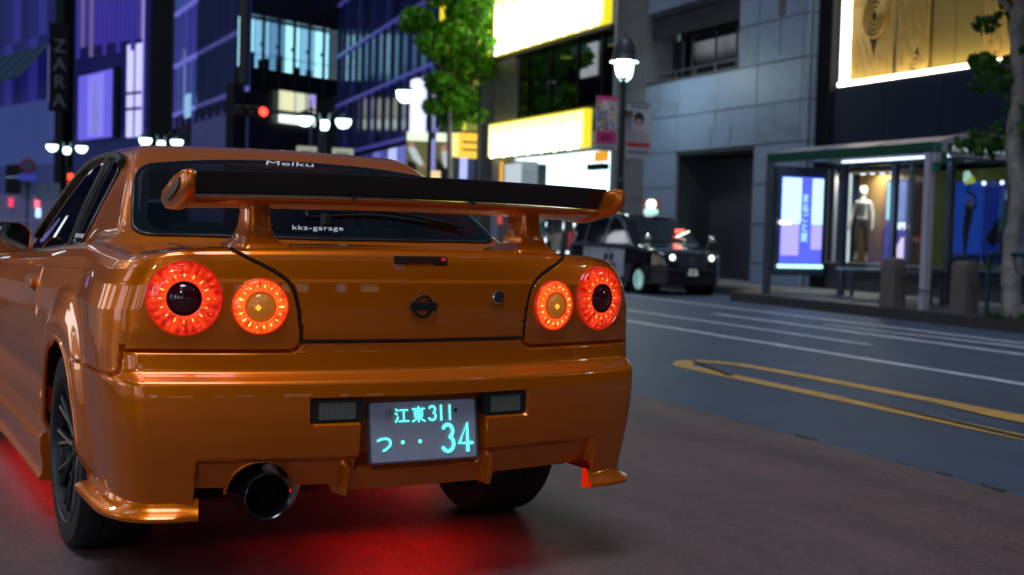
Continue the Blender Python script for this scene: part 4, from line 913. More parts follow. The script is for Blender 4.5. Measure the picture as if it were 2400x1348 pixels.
OR_ = emit('orange_lit', (1.0,.55,.01), 1.1); bx('sign_box', OR_, v3, (-.22,0,0),(.40,.2,.72)); bx('sign_side', emit('orange_pale', (1,.75,.25), 1.2), v3, (-.45,.02,.02),(-.24,.2,.70))
for z in (.2,.42): bx('sign_line', mat('orange_dark', (.25,.10,.01), .6), v3, (-.12,-.012,z),(.34,-.002,z+.07))

# ---- grey wall and dark glass office block beyond the drugstore
gw, L = bldg('grey_block', 'plain grey wall block between the drugstore and the dark glass building', (13.6,37.5), (13.25,31.2))
for k in range(9): bx('wall_panel', mat('slate_wall', (.075,.09,.095), .7, noise=.1, nscale=.8), gw, (0,0,.14+k*1.3),(6.3,2,.14+k*1.3+1.285))
bx('wall_lamp', emit('violet_lamp', (.35,.4,1), 1.4), gw, (3.4,-.3,2.6),(3.55,-.1,3.4))
def curtain(bn, L, z0, z1, nx, nz, pane, bar, barx, w=.10, depth=3, horiz=None, parent_depth=0):
    """glazed front: one pane per bay and storey, transoms and mullions proud of it"""
    dx = L/nx; zz = np.linspace(z0, z1, nz+1) if horiz is None else horiz
    for i in range(nx):
        for j in range(len(zz)-1): bx('glass_pane', pane[(i*3+j*5) % len(pane)], bn, (i*dx+.03,.02+.015*((i+j) % 2),zz[j]+.03),((i+1)*dx-.03,.10,zz[j+1]-.03))
        bx('mullion', barx, bn, (i*dx-.04,-.06,z0),(i*dx+.04,.05,z1))
    for z in zz: bx('transom', bar, bn, (0,-.10,z-w/2),(L,.06,z+w/2))
    bx('core', DARKIN, bn, (0,.12,0),(L,depth,z1))
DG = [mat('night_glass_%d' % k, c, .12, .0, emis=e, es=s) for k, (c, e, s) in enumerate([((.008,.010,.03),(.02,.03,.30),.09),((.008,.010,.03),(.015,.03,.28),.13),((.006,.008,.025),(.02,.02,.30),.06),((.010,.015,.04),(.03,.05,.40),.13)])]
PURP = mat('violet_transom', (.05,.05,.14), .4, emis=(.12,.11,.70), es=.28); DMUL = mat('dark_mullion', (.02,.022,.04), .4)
dg, L = bldg('dark_glass_building', 'dark blue glass office block with violet floor lines left of the street tree', (16.3,60.3), (14.4,37.6))
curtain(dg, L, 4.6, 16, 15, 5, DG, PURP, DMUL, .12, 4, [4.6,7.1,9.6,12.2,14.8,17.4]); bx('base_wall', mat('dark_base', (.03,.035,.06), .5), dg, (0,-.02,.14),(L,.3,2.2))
for k in range(9): bx('lower_window', [emit('lower_violet', (.16,.17,.62), .75),emit('lower_blue', (.10,.12,.50), .55),emit('lower_bright', (.45,.55,.98), 1.0)][k % 3], dg, (9+k*1.55,-.04,2.3),(9+k*1.55+1.42,.04,4.3))
for k in range(5): bx('lower_window', emit('lower_dim', (.05,.06,.30), .4), dg, (.4+k*1.7,-.04,2.3),(.4+k*1.7+1.5,.04,4.3))
b = MB(); b.lathe([(.0005,.3),(.5,.22),(.72,0),(.5,-.22),(.0005,-.3)], 20, 'y', (14.4,-.25,2.7)); b.build('lit_sign_disc', emit('disc_white', (.75,.95,1), 2.2), dg, 50)
bx('tall_lit_sign', emit('lilac_white', (.62,.66,1), 1.5), dg, (17.6,-.5,3.2),(18.9,-.2,6.6)); 
# ---- office block with the lit meeting rooms
ob, L = bldg('office_building', 'black office block with a band of bright lit meeting-room windows', (11.09,57.4), (16.3,60.28))
bx('core', DARKIN, ob, (.5,.9,0),(L,1.3,18)); bx('spandrel', BLACKW, ob, (0,.02,7.55),(L,.9,8.45)); bx('corner_post', mat('dark_bronze', (.03,.032,.035), .4), ob, (-.12,-.05,7.5),(.05,.5,18))
n = 6; dx = L/n; LIT = [emit('room_bright', (.45,.85,1.0), 2.0), emit('room_mid', (.30,.60,.85), 1.3), emit('room_mid2', (.20,.42,.65), 1.0)]
for i in range(n):
    bx('room_wall', LIT[[0,1,2,0,1,0][i]], ob, (i*dx+.05,.70,8.5),((i+1)*dx-.05,.75,10.85)); bx('lit_window', glass('office_glass', (.75,.82,.85), .05), ob, (i*dx+.05,.05,8.5),((i+1)*dx-.05,.08,10.85)); bx('mullion', mat('bronze_mullion', (.02,.022,.02), .4), ob, (i*dx-.04,-.04,7.6),(i*dx+.05,.12,18))
    b = MB(); b.lathe([(.0005,-.03),(.085,-.02),(.085,.02),(.0005,.03)], 14, 'y', (i*dx+.42,.66,9.7)); b.build('wall_clock', BLACKW, ob, 50); bx('handrail', mat('rail_dim', (.08,.12,.14), .5), ob, (i*dx+.05,.3,9.12),((i+1)*dx-.05,.33,9.16))
    bx('upper_panel', mat('dark_upper', (.016,.018,.022), .35), ob, (i*dx+.05,.03,10.95),((i+1)*dx-.05,.4,17.9))
for x, h in ((.55,.75),(1.15,.45),(1.45,.55),(2.3,.8),(3.5,.35),(4.3,.3)):
    bx('desk_item', DARKIN, ob, (x,.5,8.5),(x+.32,.62,8.5+h))
lb, L = bldg('black_plinth_building', 'windowless black front with a lit bar-shaped sign under the office windows', (10.43,57.2), (17.2,61.8))
for k in range(8): bx('wall_panel', mat('black_cladding', (.008,.009,.013), .35), lb, (k*L/8+.01,0,.14),((k+1)*L/8-.01,.5,7.62))
bs = link('bar_sign', None, lb); SB = [emit('bar_cream', (.80,.86,.62), .85), emit('bar_cream2', (.85,.85,.5), .95), emit('bar_grey', (.55,.62,.58), .6)]
for k, (w, h) in enumerate([(.16,1.05),(.72,1.05),(.10,.9),(.42,1.35),(.10,1.1),(.50,1.75),(.22,1.72)]):
    x0 = 2.95+sum(q for q, _ in [(.16,0),(.72,0),(.10,0),(.42,0),(.10,0),(.50,0),(.22,0)][:k])+k*.05
    bx('sign_bar', SB[k % 3], bs, (x0,-.25,6.62),(x0+w,-.12,6.62+h)); bx('sign_bar', emit('bar_bright', (.85,1,.88), 1.3), bs, (x0,-.25,6.0),(x0+w,-.12,6.52))
MB().tube([(4.8,-.6,.14),(4.8,-.6,7.3)], .09, 8).build('drain_pipe', mat('violet_pipe', (.10,.09,.2), .4), lb)
bx('neon_tube', emit('violet_tube', (.35,.25,1), 1.0), lb, (4.72,-.75,6.9),(4.88,-.65,7.5))
# ---- blue glass block with slanting violet floor lines, steel wall below
gb, L = bldg('blue_glass_block', 'blue glass block with violet floor bands left of the lit offices', (10.45,75.8), (11.13,57.42))
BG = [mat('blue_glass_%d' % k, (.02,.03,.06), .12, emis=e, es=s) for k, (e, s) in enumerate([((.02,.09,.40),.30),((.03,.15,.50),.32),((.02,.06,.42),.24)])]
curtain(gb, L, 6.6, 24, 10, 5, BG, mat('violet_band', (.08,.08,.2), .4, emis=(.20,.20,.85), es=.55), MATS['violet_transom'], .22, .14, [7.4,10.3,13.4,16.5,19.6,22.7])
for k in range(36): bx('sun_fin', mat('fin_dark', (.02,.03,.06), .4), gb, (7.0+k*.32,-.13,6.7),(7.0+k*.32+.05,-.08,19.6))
for k in range(10): bx('steel_panel', mat('blue_steel', (.05,.055,.12), .35, .4, emis=(.06,.09,.40), es=.14), gb, (5+k*1.32,.01,.14),(5+k*1.32+1.29,.11,6.55))  # steel glows faintly by itself, standing in for light on the wall
bx('dark_opening', BLACKW, gb, (1.0,-.03,.14),(4.9,.11,7.3)); bx('small_lit_sign', emit('pale_cyan', (.30,.55,.85), .8), gb, (4.6,-.3,6.9),(6.0,-.2,8.2))
# ---- dark tower
dt, L = bldg('dark_tower', 'plain dark tower between the billboard front and the blue glass block', (9.46,81.0), (11.2,80.7))
for k in range(14): bx('wall_panel', mat('tower_dark', (.014,.017,.026), .5, noise=.15), dt, (0,0,k*2),(L,4,k*2+1.97))
bx('violet_edge', emit('edge_violet', (.22,.20,.75), .5), dt, (-.06,-.05,6),(-.01,.2,16))
# ---- louvred store front with billboard
zb_, L = bldg('louvred_store', 'louvre-clad store front carrying a pale violet lit billboard', (5.60,88.5), (9.30,80.05))
LV = mat('louvre_violet', (.025,.025,.07), .4, .3, emis=(.03,.03,.30), es=.17); LVB = mat('louvre_blue', (.03,.035,.08), .4, .3, emis=(.05,.08,.36), es=.18)  # slats carry a faint glow of their own in place of light on them
bx('core', DARKIN, zb_, (0,.3,0),(L,5,24))
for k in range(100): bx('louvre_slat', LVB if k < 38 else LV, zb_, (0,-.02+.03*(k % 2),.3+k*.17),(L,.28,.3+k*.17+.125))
VF = emit('violet_fin', (.07,.05,.55), .50); VFB = emit('violet_fin_warm', (.30,.22,.55), .45)
for k in range(15): bx('lit_fin', VFB if k in (1,3,14) else VF, zb_, (.5+k*.58,-.12,12.5 if k % 3 else 11.8),(.5+k*.58+.34,-.04,18))
for a in (7.05,8.1):
    for z0, z1 in ((6.3,8.0),(8.2,9.0),(9.2,12.2)): bx('lit_window', emit('win_violet', (.55,.55,1.0), 1.15), zb_, (a,-.1,z0),(a+.75,-.05,z1))
MB().tube([(8.95,-.1,.2),(8.95,-.1,16)], .05, 6).build('violet_tube', emit('violet_tube2', (.35,.32,1), .9), zb_)
bb = thing('billboard', 'pale violet glowing billboard with a faint standing figure on the louvred front', 'billboard', (6.30,86.3,6.15), math.atan2(80.15-86.3, 7.80-6.30))
LB = 6.33
bx('frame', BLACKW, bb, (-.1,-.55,-.1),(LB+.9,-.32,4.35)); bx('lit_face', emit('billboard_violet', (.16,.14,.92), .75), bb, (0,-.60,0),(LB,-.555,4.25)); bx('lit_field', emit('billboard_pale', (.25,.23,.98), .85), bb, (1.9,-.615,.15),(4.9,-.604,4.1))
MB().prism([(2.9,.3),(3.9,.3),(4.0,1.8),(3.8,2.8),(3.7,3.6),(3.1,3.6),(3.0,2.8),(2.8,1.8)], -.63, -.618, 'xz').build('printed_figure', emit('billboard_figure', (.24,.23,.72), .8), bb)
# ---- violet panelled block on the left with a striped roof canopy
vb, L = bldg('violet_block', 'violet-grey panelled block with a sloping striped canopy at the far left', (-1.5,112.0), (4.55,91.2))
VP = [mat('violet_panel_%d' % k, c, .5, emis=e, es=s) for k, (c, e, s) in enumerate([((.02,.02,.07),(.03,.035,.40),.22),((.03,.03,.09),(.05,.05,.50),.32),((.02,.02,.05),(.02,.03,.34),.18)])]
VP2 = [mat('blue_grey_panel_%d' % k, c, .5, emis=e, es=s) for k, (c, e, s) in enumerate([((.05,.055,.12),(.06,.09,.40),.20),((.06,.07,.15),(.08,.13,.50),.30)])]  # both wall panel sets glow faintly by themselves: light put into the material
for i in range(12):
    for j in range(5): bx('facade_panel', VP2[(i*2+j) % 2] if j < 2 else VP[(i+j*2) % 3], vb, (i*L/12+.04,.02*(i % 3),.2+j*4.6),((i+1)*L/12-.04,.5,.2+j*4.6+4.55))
bx('core', DARKIN, vb, (0,.52,0),(L,6,24)); bx('dark_return', BLACKW, vb, (L-.02,.0,0),(L+1.5,4,24)); bx('ground_window', BLACKW, vb, (11.5,-.04,2.2),(16.5,.01,4.9)); bx('window_shelf', emit('shelf_lit', (.25,.30,.6), .5), vb, (11.6,-.06,3.9),(16.4,-.045,4.0))
cp = link('roof_canopy', None, vb)
for k in range(12): 
    a, b = 6.5+k*1.2, 6.5+(k+1)*1.2-.06
    MB().add([(a,-.1,13.2),(b,-.1,13.2),(b,-2.2,10.7-.0),(a,-2.2,10.7),(a,-.1,13.1),(b,-.1,13.1),(b,-2.2,10.6),(a,-2.2,10.6)], [(0,1,2,3),(4,7,6,5),(0,4,5,1),(1,5,6,2),(2,6,7,3),(3,7,4,0)]).build('canopy_stripe', mat('teal_stripe_%d' % (k % 2), [(.015,.04,.075),(.03,.075,.13)][k % 2], .5), cp)
zs = thing('blade_sign', 'tall black vertical blade sign with slanted grey letters reading ZARA', 'sign', (4.55,88.4,7.8), R(-8))
bx('sign_body', BLACKW, zs, (-.55,-.2,.4),(.72,.2,6.3)); bx('sign_edge', emit('violet_edge2', (.30,.28,.7), .6), zs, (-.60,-.15,1.0),(-.55,.15,4.8))
for k, ch in enumerate('ZARA'): text('sign_letter', ch, 1.25, mat('sign_grey', (.09,.095,.11), .4, emis=(.25,.26,.32), es=.05), zs, (.12,-.22,4.75-k*1.22), (R(90),0,0), .01)
# ---- across the junction on the left: buildings that close the view and stand behind the camera, seen only in reflections
def back_block(nm, label, A, B, h, lit, sd, shops=False):
    o, L = bldg(nm, label, A, B); rnd = random.Random(sd); bx('core', mat('block_wall_%d' % sd, (.03,.03,.04), .6), o, (0,.1,0),(L,8,h))
    nb = int(L/3.2); x = .5
    while x < L-3 and shops:      # lit shopfronts on the ground floor
        w = rnd.uniform(.5, 3.2); c = rnd.choice([(1,1,.95),(.75,.9,1),(1,.85,.6),(.6,.7,1),(1,.95,.85)]); z1 = rnd.uniform(2.2, 3.4)
        bx('shopfront', emit('shopfront_%d_%d' % (sd, int(x*10)), c, rnd.uniform(.8, 3.0)*(.35 if sd == 4 else 1)), o, (x,-.05,rnd.uniform(.2,.9)),(x+w,.05,z1)); x += w+rnd.uniform(.4, 3.5)
    for i in range(nb):
        for j in range(1 if shops else 0, int(h/3.4)):
            r = rnd.random(); mm = emit('far_room_lit', (.85,.90,1), 2.4) if r < lit else (emit('far_room_violet', (.3,.3,.9), .6) if r < lit*1.5 else BLACKW)
            bx('window_pane', mm, o, (i*L/nb+.4,.02,.9+j*3.4),((i+1)*L/nb-.4,.09,.9+j*3.4+2.1))
    return o
back_block('far_side_block', 'grey block with scattered lit windows on the left pavement side', (-9.5,-30), (-9.5,26), 22, .15, 3, True)
back_block('rear_block', 'grey block with scattered lit windows closing the street behind', (26,-34), (-30,-34), 24, .0, 4, True)
back_block('far_side_block', 'taller grey block with few lit windows further along the left pavement', (-9.5,27), (-9.5,95), 26, .08, 5)
back_block('near_right_block', 'grey block beside the boutique behind the viewpoint', (13.2,-8.2), (13.2,-34), 20, .08, 6)
# ================================================================== street furniture
POST = mat('dark_green_iron', (.012,.022,.022), .4, .3); GLOBE = emit('lamp_globe', (.80,1.0,.96), 70); GLOBEF = emit('far_lamp_globe', (.70,1.0,.96), 5.0)
# bell-hooded lamp with two banners
lp = thing('street_lamp', 'tall bell-hooded street lamp with two banners standing behind the taxi', 'street lamp', (11.40,20.2,.14))
MB().tube([(0,0,0),(0,0,.5),(0,0,.52),(0,0,1.9),(0,0,2.0),(0,0,2.02),(0,0,3.95)], [.11,.10,.075,.07,.08,.06,.05], 12).build('pole', POST, lp, 40)
MB().lathe([(.05,3.9),(.075,3.95),(.05,4.02),(.07,4.06)], 16).build('collar', POST, lp, 50)
MB().lathe([(.0005,4.16),(.11,4.20),(.165,4.34),(.17,4.46),(.15,4.5)], 20).build('globe', GLOBE, lp, 60)
MB().lathe([(.31,4.45),(.30,4.47),(.255,4.50),(.23,4.62),(.20,4.80),(.13,4.93),(.05,4.96),(.04,5.06),(.0005,5.09)], 24).build('hood', mat('hood_slate', (.035,.04,.055), .45), lp, 50)
MB().lathe([(.31,4.45),(.15,4.47)], 24).build('reflector', mat('hood_white', (.6,.65,.65), .4), lp, 50)
for s in (-1, 1): MB().tube(catmull([(s*.05,0,4.05),(s*.16,0,4.14),(s*.20,0,4.30),(s*.20,0,4.46)], 6), .018, 8).build('cradle_arm', mat('cradle_grey', (.25,.32,.34), .35, .5), lp, 60)
bx('junction_box', mat('box_brown', (.12,.09,.07), .5), lp, (.06,-.12,3.32),(.19,.0,3.45))
NEARLAMP = [lp]
def collage(name, cols_, scale, es=.18):
    """printed artwork: irregular patches of flat colour"""
    if name in MATS: return MATS[name]
    m = mat(name, (.3,.3,.3), .6); n = m.node_tree.nodes; l = m.node_tree.links; b = n['Principled BSDF']
    tc = n.new('ShaderNodeTexCoord'); v = n.new('ShaderNodeTexVoronoi'); v.inputs['Scale'].default_value = scale; l.new(tc.outputs['Generated'], v.inputs['Vector'])
    rp = n.new('ShaderNodeValToRGB'); rp.color_ramp.interpolation = 'CONSTANT'; e = rp.color_ramp.elements
    while len(e) < len(cols_): e.new(.5)
    for k, c in enumerate(cols_): e[k].position = k/len(cols_); e[k].color = (*c, 1)
    sp_ = n.new('ShaderNodeSeparateColor'); l.new(v.outputs['Color'], sp_.inputs[0]); l.new(sp_.outputs[0], rp.inputs[0]); l.new(rp.outputs[0], b.inputs['Base Color'])
    return m
BW = mat('banner_white', (.50,.50,.58), .6); BP = mat('banner_pink', (.62,.03,.20), .6); BRD = mat('banner_red', (.65,.05,.04), .6); INK = mat('banner_ink', (.03,.02,.04), .7)
b1 = thing('street_banner', 'pink street banner with colourful printed picture left of the lamp pole', 'banner', (11.33,20.2,2.72), 0, 'banners on the lamp pole')
bx('banner_arm', POST, b1, (-.56,-.01,1.13),(0,.01,1.15)); bx('banner_arm', POST, b1, (-.56,-.01,.01),(0,.01,.03))
bx('cloth', BW, b1, (-.55,-.006,.02),(-.05,.006,1.13)); bx('pink_strip', BP, b1, (-.55,-.010,1.06),(-.05,-.007,1.13)); bx('printed_picture', collage('banner_collage', [(.55,.1,.12),(.12,.2,.45),(.6,.55,.6),(.55,.42,.08),(.2,.25,.5),(.62,.3,.3),(.5,.5,.55),(.1,.1,.2)], 9), b1, (-.53,-.010,.42),(-.07,-.007,1.05)); bx('pink_field', BP, b1, (-.53,-.010,.16),(-.07,-.007,.41))
for k, ch in enumerate('夏祭'): text('printed_glyph', ch, .11, INK, b1, (-.36+k*.11,-.013,.28), (R(90),0,0), .001)
bx('printed_line', INK, b1, (-.5,-.010,.08),(-.1,-.008,.10))
b2 = thing('street_banner', 'white street banner with a dark-haired portrait and red strip right of the lamp pole', 'banner', (11.47,20.2,2.62), 0, 'banners on the lamp pole')
bx('banner_arm', POST, b2, (0,-.01,1.13),(.62,.01,1.15)); bx('cloth', BW, b2, (.04,-.006,.0),(.60,.006,1.13))
def disc(cx, cz, rx, rz, a0=0, a1=360, n=20): return [(cx+rx*math.cos(R(a)), cz+rz*math.sin(R(a))) for a in np.linspace(a0, a1, n, endpoint=(a1-a0) < 360)]
flat('printed_hair', disc(.32,.82,.125,.15), -.0085, INK, b2); flat('printed_face', disc(.315,.76,.075,.10), -.0105, mat('print_skin', (.50,.33,.29), .6), b2); flat('printed_fringe', disc(.315,.86,.09,.055), -.0125, INK, b2); flat('printed_shirt', [(.06,.32),(.09,.52),(.22,.62),(.30,.585),(.38,.62),(.53,.50),(.58,.32)], -.0085, mat('print_shirt', (.42,.38,.42), .6), b2)
for k in range(4): bx('printed_check', mat('print_check', (.3,.27,.33), .6), b2, (.12+k*.12,-.0105,.33),(.125+k*.12,-.0090,.54))
for z in (.74,.78): pass
bx('red_strip', BRD, b2, (.04,-.010,.23),(.60,-.007,.32)); bx('printed_line', INK, b2, (.10,-.012,1.05),(.54,-.009,1.08)); bx('printed_line', INK, b2, (.16,-.012,.265),(.5,-.0105,.28)); bx('printed_line', INK, b2, (.08,-.012,.10),(.56,-.009,.12)); bx('printed_line', INK, b2, (.08,-.012,.15),(.56,-.009,.16))
# twin-arm lamps further away
def twin_lamp(x, y, h, label):
    t = thing('twin_street_lamp', label, 'street lamp', (x, y, .0), 0, 'twin-globe lamps down the street')
    MB().tube([(0,0,0),(0,0,h-.9),(0,0,h+.15)], [.10,.08,.06], 10).build('pole', POST, t, 40)
    MB().lathe([(.0005,h-.28),(.14,h-.22),(.20,h-.05),(.17,h+.10),(.0005,h+.14)], 14).build('centre_globe', GLOBEF, t, 60)
    for s in (-1, 1):
        MB().tube(catmull([(0,0,h-.3),(s*.25,0,h+.35),(s*.55,0,h+.55),(s*.74,0,h+.42)], 6), .03, 6).build('arm', POST, t, 60)
        MB().tube([(s*.10,0,h-.1),(s*.22,0,h+.40)], [.03,.05], 6).build('finial', mat('finial_pale', (.3,.4,.42), .4), t, 60)
        MB().lathe([(.05,h+.48),(.18,h+.40),(.29,h+.28),(.31,h+.20)], 16, 'z', (s*.76,0,0)).build('shade', POST, t, 50)
        MB().lathe([(.30,h+.20),(.28,h+.04),(.17,h-.10),(.0005,h-.15)], 16, 'z', (s*.76,0,0)).build('globe', GLOBEF, t, 60)
    return t
twin_lamp(11.59,44.97,4.95,'nearest twin-globe street lamp beside the lit bar sign'); twin_lamp(7.80,62.0,4.85,'twin-globe street lamp in front of the dark tower'); twin_lamp(3.95,70.45,4.75,'twin-globe street lamp below the black blade sign')
pb = thing('lamp_banners', 'pair of pale banners hung below the nearest twin-globe lamp', 'banner', (11.6,44.8,2.3))
for s in (-1, 1): bx('banner_cloth', mat('banner_brown', (.10,.08,.06), .6), pb, (s*.70-.42,-.02,.2),(s*.70+.42,.02,1.75)); bx('banner_head', emit('banner_head_lit', (.55,.62,.45), .55), pb, (s*.70-.42,-.03,1.35),(s*.70+.42,-.021,1.72)); bx('banner_text', INK, pb, (s*.70-.3,-.04,1.50),(s*.70+.3,-.031,1.56))
sl = thing('hanging_lamp_post', 'slim post with one hanging globe just left of the street tree', 'street lamp', (12.15,34.3,.14))
MB().tube([(0,0,0),(0,0,5.6)], [.08,.05], 10).build('pole', POST, sl, 40); MB().tube(catmull([(0,0,5.2),(-.3,.1,5.55),(-.62,.2,5.5),(-.74,.25,5.32)], 6), .03, 6).build('arm', POST, sl, 60)
MB().lathe([(.04,5.30),(.2,5.22),(.29,5.12)], 16, 'z', (-.76,.25,0)).build('shade', POST, sl, 50); MB().lathe([(.28,5.12),(.24,4.9),(.12,4.78),(.0005,4.76)], 16, 'z', (-.76,.25,0)).build('globe', GLOBEF, sl, 60)
tp = thing('thin_pole', 'thin dark pole in front of the orange sign', 'pole', (11.37,28.2,.14)); MB().tube([(0,0,0),(0,0,5.0)], [.05,.035], 8).build('shaft', POST, tp, 40); MB().lathe([(.07,0),(.07,.25),(.05,.30)], 10).build('base', POST, tp, 40)
# large picture boards left of the grey wall
for k, (x, y, lb_) in enumerate([(12.45,36.3,'lit picture board with a reclining pale figure, left of the two'),(13.35,36.0,'lit picture board with a white-haired figure, right of the two')]):
    t = thing('picture_board', lb_, 'billboard', (x, y, 2.15), R(-4), 'picture boards by the grey wall')
    bx('board', mat('board_brown', (.12,.10,.05), .5, emis=(.30,.28,.12), es=.30), t, (-.36,0,0),(.36,.1,2.0)); bx('board_head', emit('board_head', (.72,.85,.62), 1.2), t, (-.37,-.03,1.72),(.37,-.002,2.0)); bx('board_foot', emit('board_foot', (.75,.95,.80), 1.0), t, (-.34,-.03,.02),(.34,-.002,.35))
    D1, D2, D3 = emit('pic_white', (.62,.72,.75), .7), emit('pic_skin', (.75,.38,.25), .5), mat('pic_dark', (.01,.02,.02), .6)
    if k == 0:
        flat('printed_body', [(-.33,1.45),(-.22,1.60),(-.05,1.45),(.12,1.15),(.24,.95),(.10,.90),(-.15,1.12)], -.008, D1, t); flat('printed_head', disc(-.22,1.60,.10,.09), -.012, D2, t); flat('printed_hand', disc(.20,.93,.09,.06), -.014, D2, t); flat('printed_shade', [(-.34,.40),(-.34,1.10),(-.05,.95),(.02,.45)], -.008, D3, t)
    else:
        flat('printed_hair', disc(.0,1.45,.20,.20), -.008, D2, t); flat('printed_beard', [(-.18,1.38),(.0,1.45),(.18,1.30),(.10,1.0),(-.04,.85),(-.12,1.05)], -.011, D1, t); flat('printed_coat', [(-.34,.40),(-.34,1.20),(-.05,.85),(.15,.95),(.34,.60),(.34,.40)], -.006, D3, t)
os_ = thing('floor_sign', 'slim pale orange standing sign with dots between the picture boards', 'sign', (12.85,35.6,.14)); bx('panel', emit('orange_cream', (1,.72,.38), .95), os_, (-.16,0,1.0),(.16,.08,2.75)); bx('leg', POST, os_, (-.03,.02,0),(.03,.06,1.0))
for z in (1.35,1.75,2.15): bx('dot', emit('orange_dot', (1,.42,.06), .9), os_, (-.05,-.012,z),(.05,-.002,z+.1))
# traffic signals
ts = thing('traffic_signal', 'horizontal traffic signal showing red on a dark arm', 'traffic light', (8.5,43.65,0)); SG = mat('signal_housing', (.015,.016,.018), .5)
MB().tube([(2.6,.2,0),(2.6,.2,4.9),(2.4,.2,5.15),(.0,.2,5.2)], .07, 10).build('pole', SG, ts, 60)
bevel(MB().box((-.62,-.06,4.92),(.62,.14,5.34)).build('housing', SG, ts), .08, 3)
for x, m in ((-.40,mat('signal_off_green', (.03,.04,.05), .3)),(0,mat('signal_off_amber', (.10,.08,.05), .3)),(.40,emit('signal_red', (1.0,.03,.02), 7))):
    MB().lathe([(.0005,-.09),(.10,-.085),(.16,-.065)], 20, 'y', (x,0,5.13)).build('lens', m, ts, 60); MB().lathe([(.175,-.06),(.175,-.22),(.165,-.22),(.165,-.06)], 20, 'y', (x,0,5.13)).build('visor', SG, ts, 60)
ps = thing('pedestrian_signal', 'small red pedestrian signal on a pole behind the side mirror', 'traffic light', (3.14,56.5,0)); MB().tube([(0,.15,0),(0,.15,3.3)], .06, 8).build('pole', SG, ps, 60); bx('housing', SG, ps, (-.18,-.02,2.25),(.18,.12,3.05))
for z, m in ((2.72,emit('ped_red', (1,.05,.02), 3.5)),(2.33,emit('ped_red_low', (1,.04,.03), 1.8))): bx('lens', m, ps, (-.11,-.035,z),(.11,-.021,z+.26))
rs = thing('road_sign', 'round red-rimmed road sign with a blue plate on a post at far left', 'sign', (1.36,56.5,0)); MB().tube([(0,.05,0),(0,.05,3.6)], .04, 8).build('post', SG, rs, 60)
MB().lathe([(.0005,-.03),(.32,-.03),(.34,0)], 24, 'y', (0,0,3.25)).build('disc', mat('sign_red', (.30,.05,.08), .5), rs, 50); MB().lathe([(.0005,-.036),(.22,-.036)], 24, 'y', (0,0,3.25)).build('disc_face', mat('sign_blue_grey', (.12,.12,.25), .5), rs, 50); bx('plate', emit('sign_blue_lit', (.05,.06,.55), .5), rs, (-.35,-.03,2.60),(.35,0,2.92))
for x in (-.25,.35,.9): bx('notice', mat('pale_board', (.22,.26,.36), .5), rs, (x,.1,1.75),(x+.45,.14,2.55))
gr_ = thing('guard_rail', 'pale tubular pedestrian guard rail across the junction at far left', 'railing', (-1,56.2,0))
for z in (.45,.85): MB().tube([(0,0,z),(8,0,z)], .03, 8).build('rail', mat('pale_rail', (.25,.28,.4), .4, .4), gr_, 60)
for k in range(9): MB().tube([(k,0,0),(k,0,.9)], .03, 8).build('post', MATS['pale_rail'], gr_, 60)
hw = thing('boundary_wall', 'low pale violet wall behind the guard rail at far left', 'wall', (-3,60.5,0))
for k in range(9): bx('wall_block', mat('lilac_wall', (.14,.14,.22), .6, emis=(.16,.16,.42), es=.16), hw, (k*1.3,0,0),(k*1.3+1.28,.4,2.05))  # wall blocks glow a little: light painted in as emission
for x, z, m in ((4.9,1.0,emit('glow_cyan', (.45,.75,1), 1.6)),(4.85,1.45,emit('glow_pink', (1,.15,.25), 1.6)),(3.7,1.45,emit('glow_red', (.8,.05,.12), 1.2)),(2.85,1.25,emit('glow_violet', (.3,.35,1), 1.2))): bx('lit_notice', m, hw, (x,-.08,z),(x+.22,-.02,z+.42))

# bus shelter
SG2 = mat('shelter_steel', (.16,.18,.24), .35, .6); LIL = mat('shelter_white', (.55,.52,.66), .4); GRN = mat('shelter_green', (.004,.085,.055), .4, coat=.3); GRN2 = mat('shelter_green_tile', (.03,.20,.13), .4, coat=.3)
bs_ = thing('bus_shelter', 'green-roofed glass bus shelter with a glowing violet advert panel', 'bus shelter', (10.45,9.75,.143))
bx('roof_edge', GRN, bs_, (-.05,0,2.06),(.02,3.72,2.20)); bx('roof_panel', SG2, bs_, (.02,.02,2.10),(1.50,3.70,2.13)); bx('roof_edge', GRN, bs_, (1.45,0,2.06),(1.52,3.72,2.20))
MB().prism([(.02+1.43*t, 2.20+.16*math.sin(math.pi*t)) for t in np.linspace(0, 1, 15)], .0, .06, 'xz').build('roof_arch', LIL, bs_, 40)
for k in range(3): MB().add([(.02+1.43*t, y, 2.20+.14*math.sin(math.pi*t)) for y in (.06+k*1.22, 1.2+k*1.22) for t in np.linspace(0, 1, 13)], [(i, i+1, 14+i, 13+i) for i in range(12)]).build('roof_vault', mat('frosted_vault', (.30,.28,.36), .4), bs_, 60)
bx('end_board', GRN2, bs_, (.22,-.05,2.06),(1.50,-.004,2.18)); bx('end_trim', LIL, bs_, (.22,-.055,2.02),(1.50,-.004,2.055))
for k, (dx_, dz_, m) in enumerate([(.0,2.07,GRN2),(.0,1.94,LIL),(.0,1.82,GRN2),(.105,2.07,LIL),(.105,1.95,GRN2)]): bx('corner_tile', m, bs_, (dx_-.05,-.06,dz_),(dx_+.048,-.01,dz_+.115))
text('shelter_text', '渋谷公園通り │ When in Shopping Mind', .085, emit('shelter_letters', (.75,.8,.95), .6), bs_, (.80,-.054,2.118), (R(90),0,0), .001, sx=.78); MB().lathe([(.0005,-.004),(.035,0)], 14, 'y', (1.36,-.053,2.12)).build('shelter_mark', MATS['shelter_letters'], bs_)
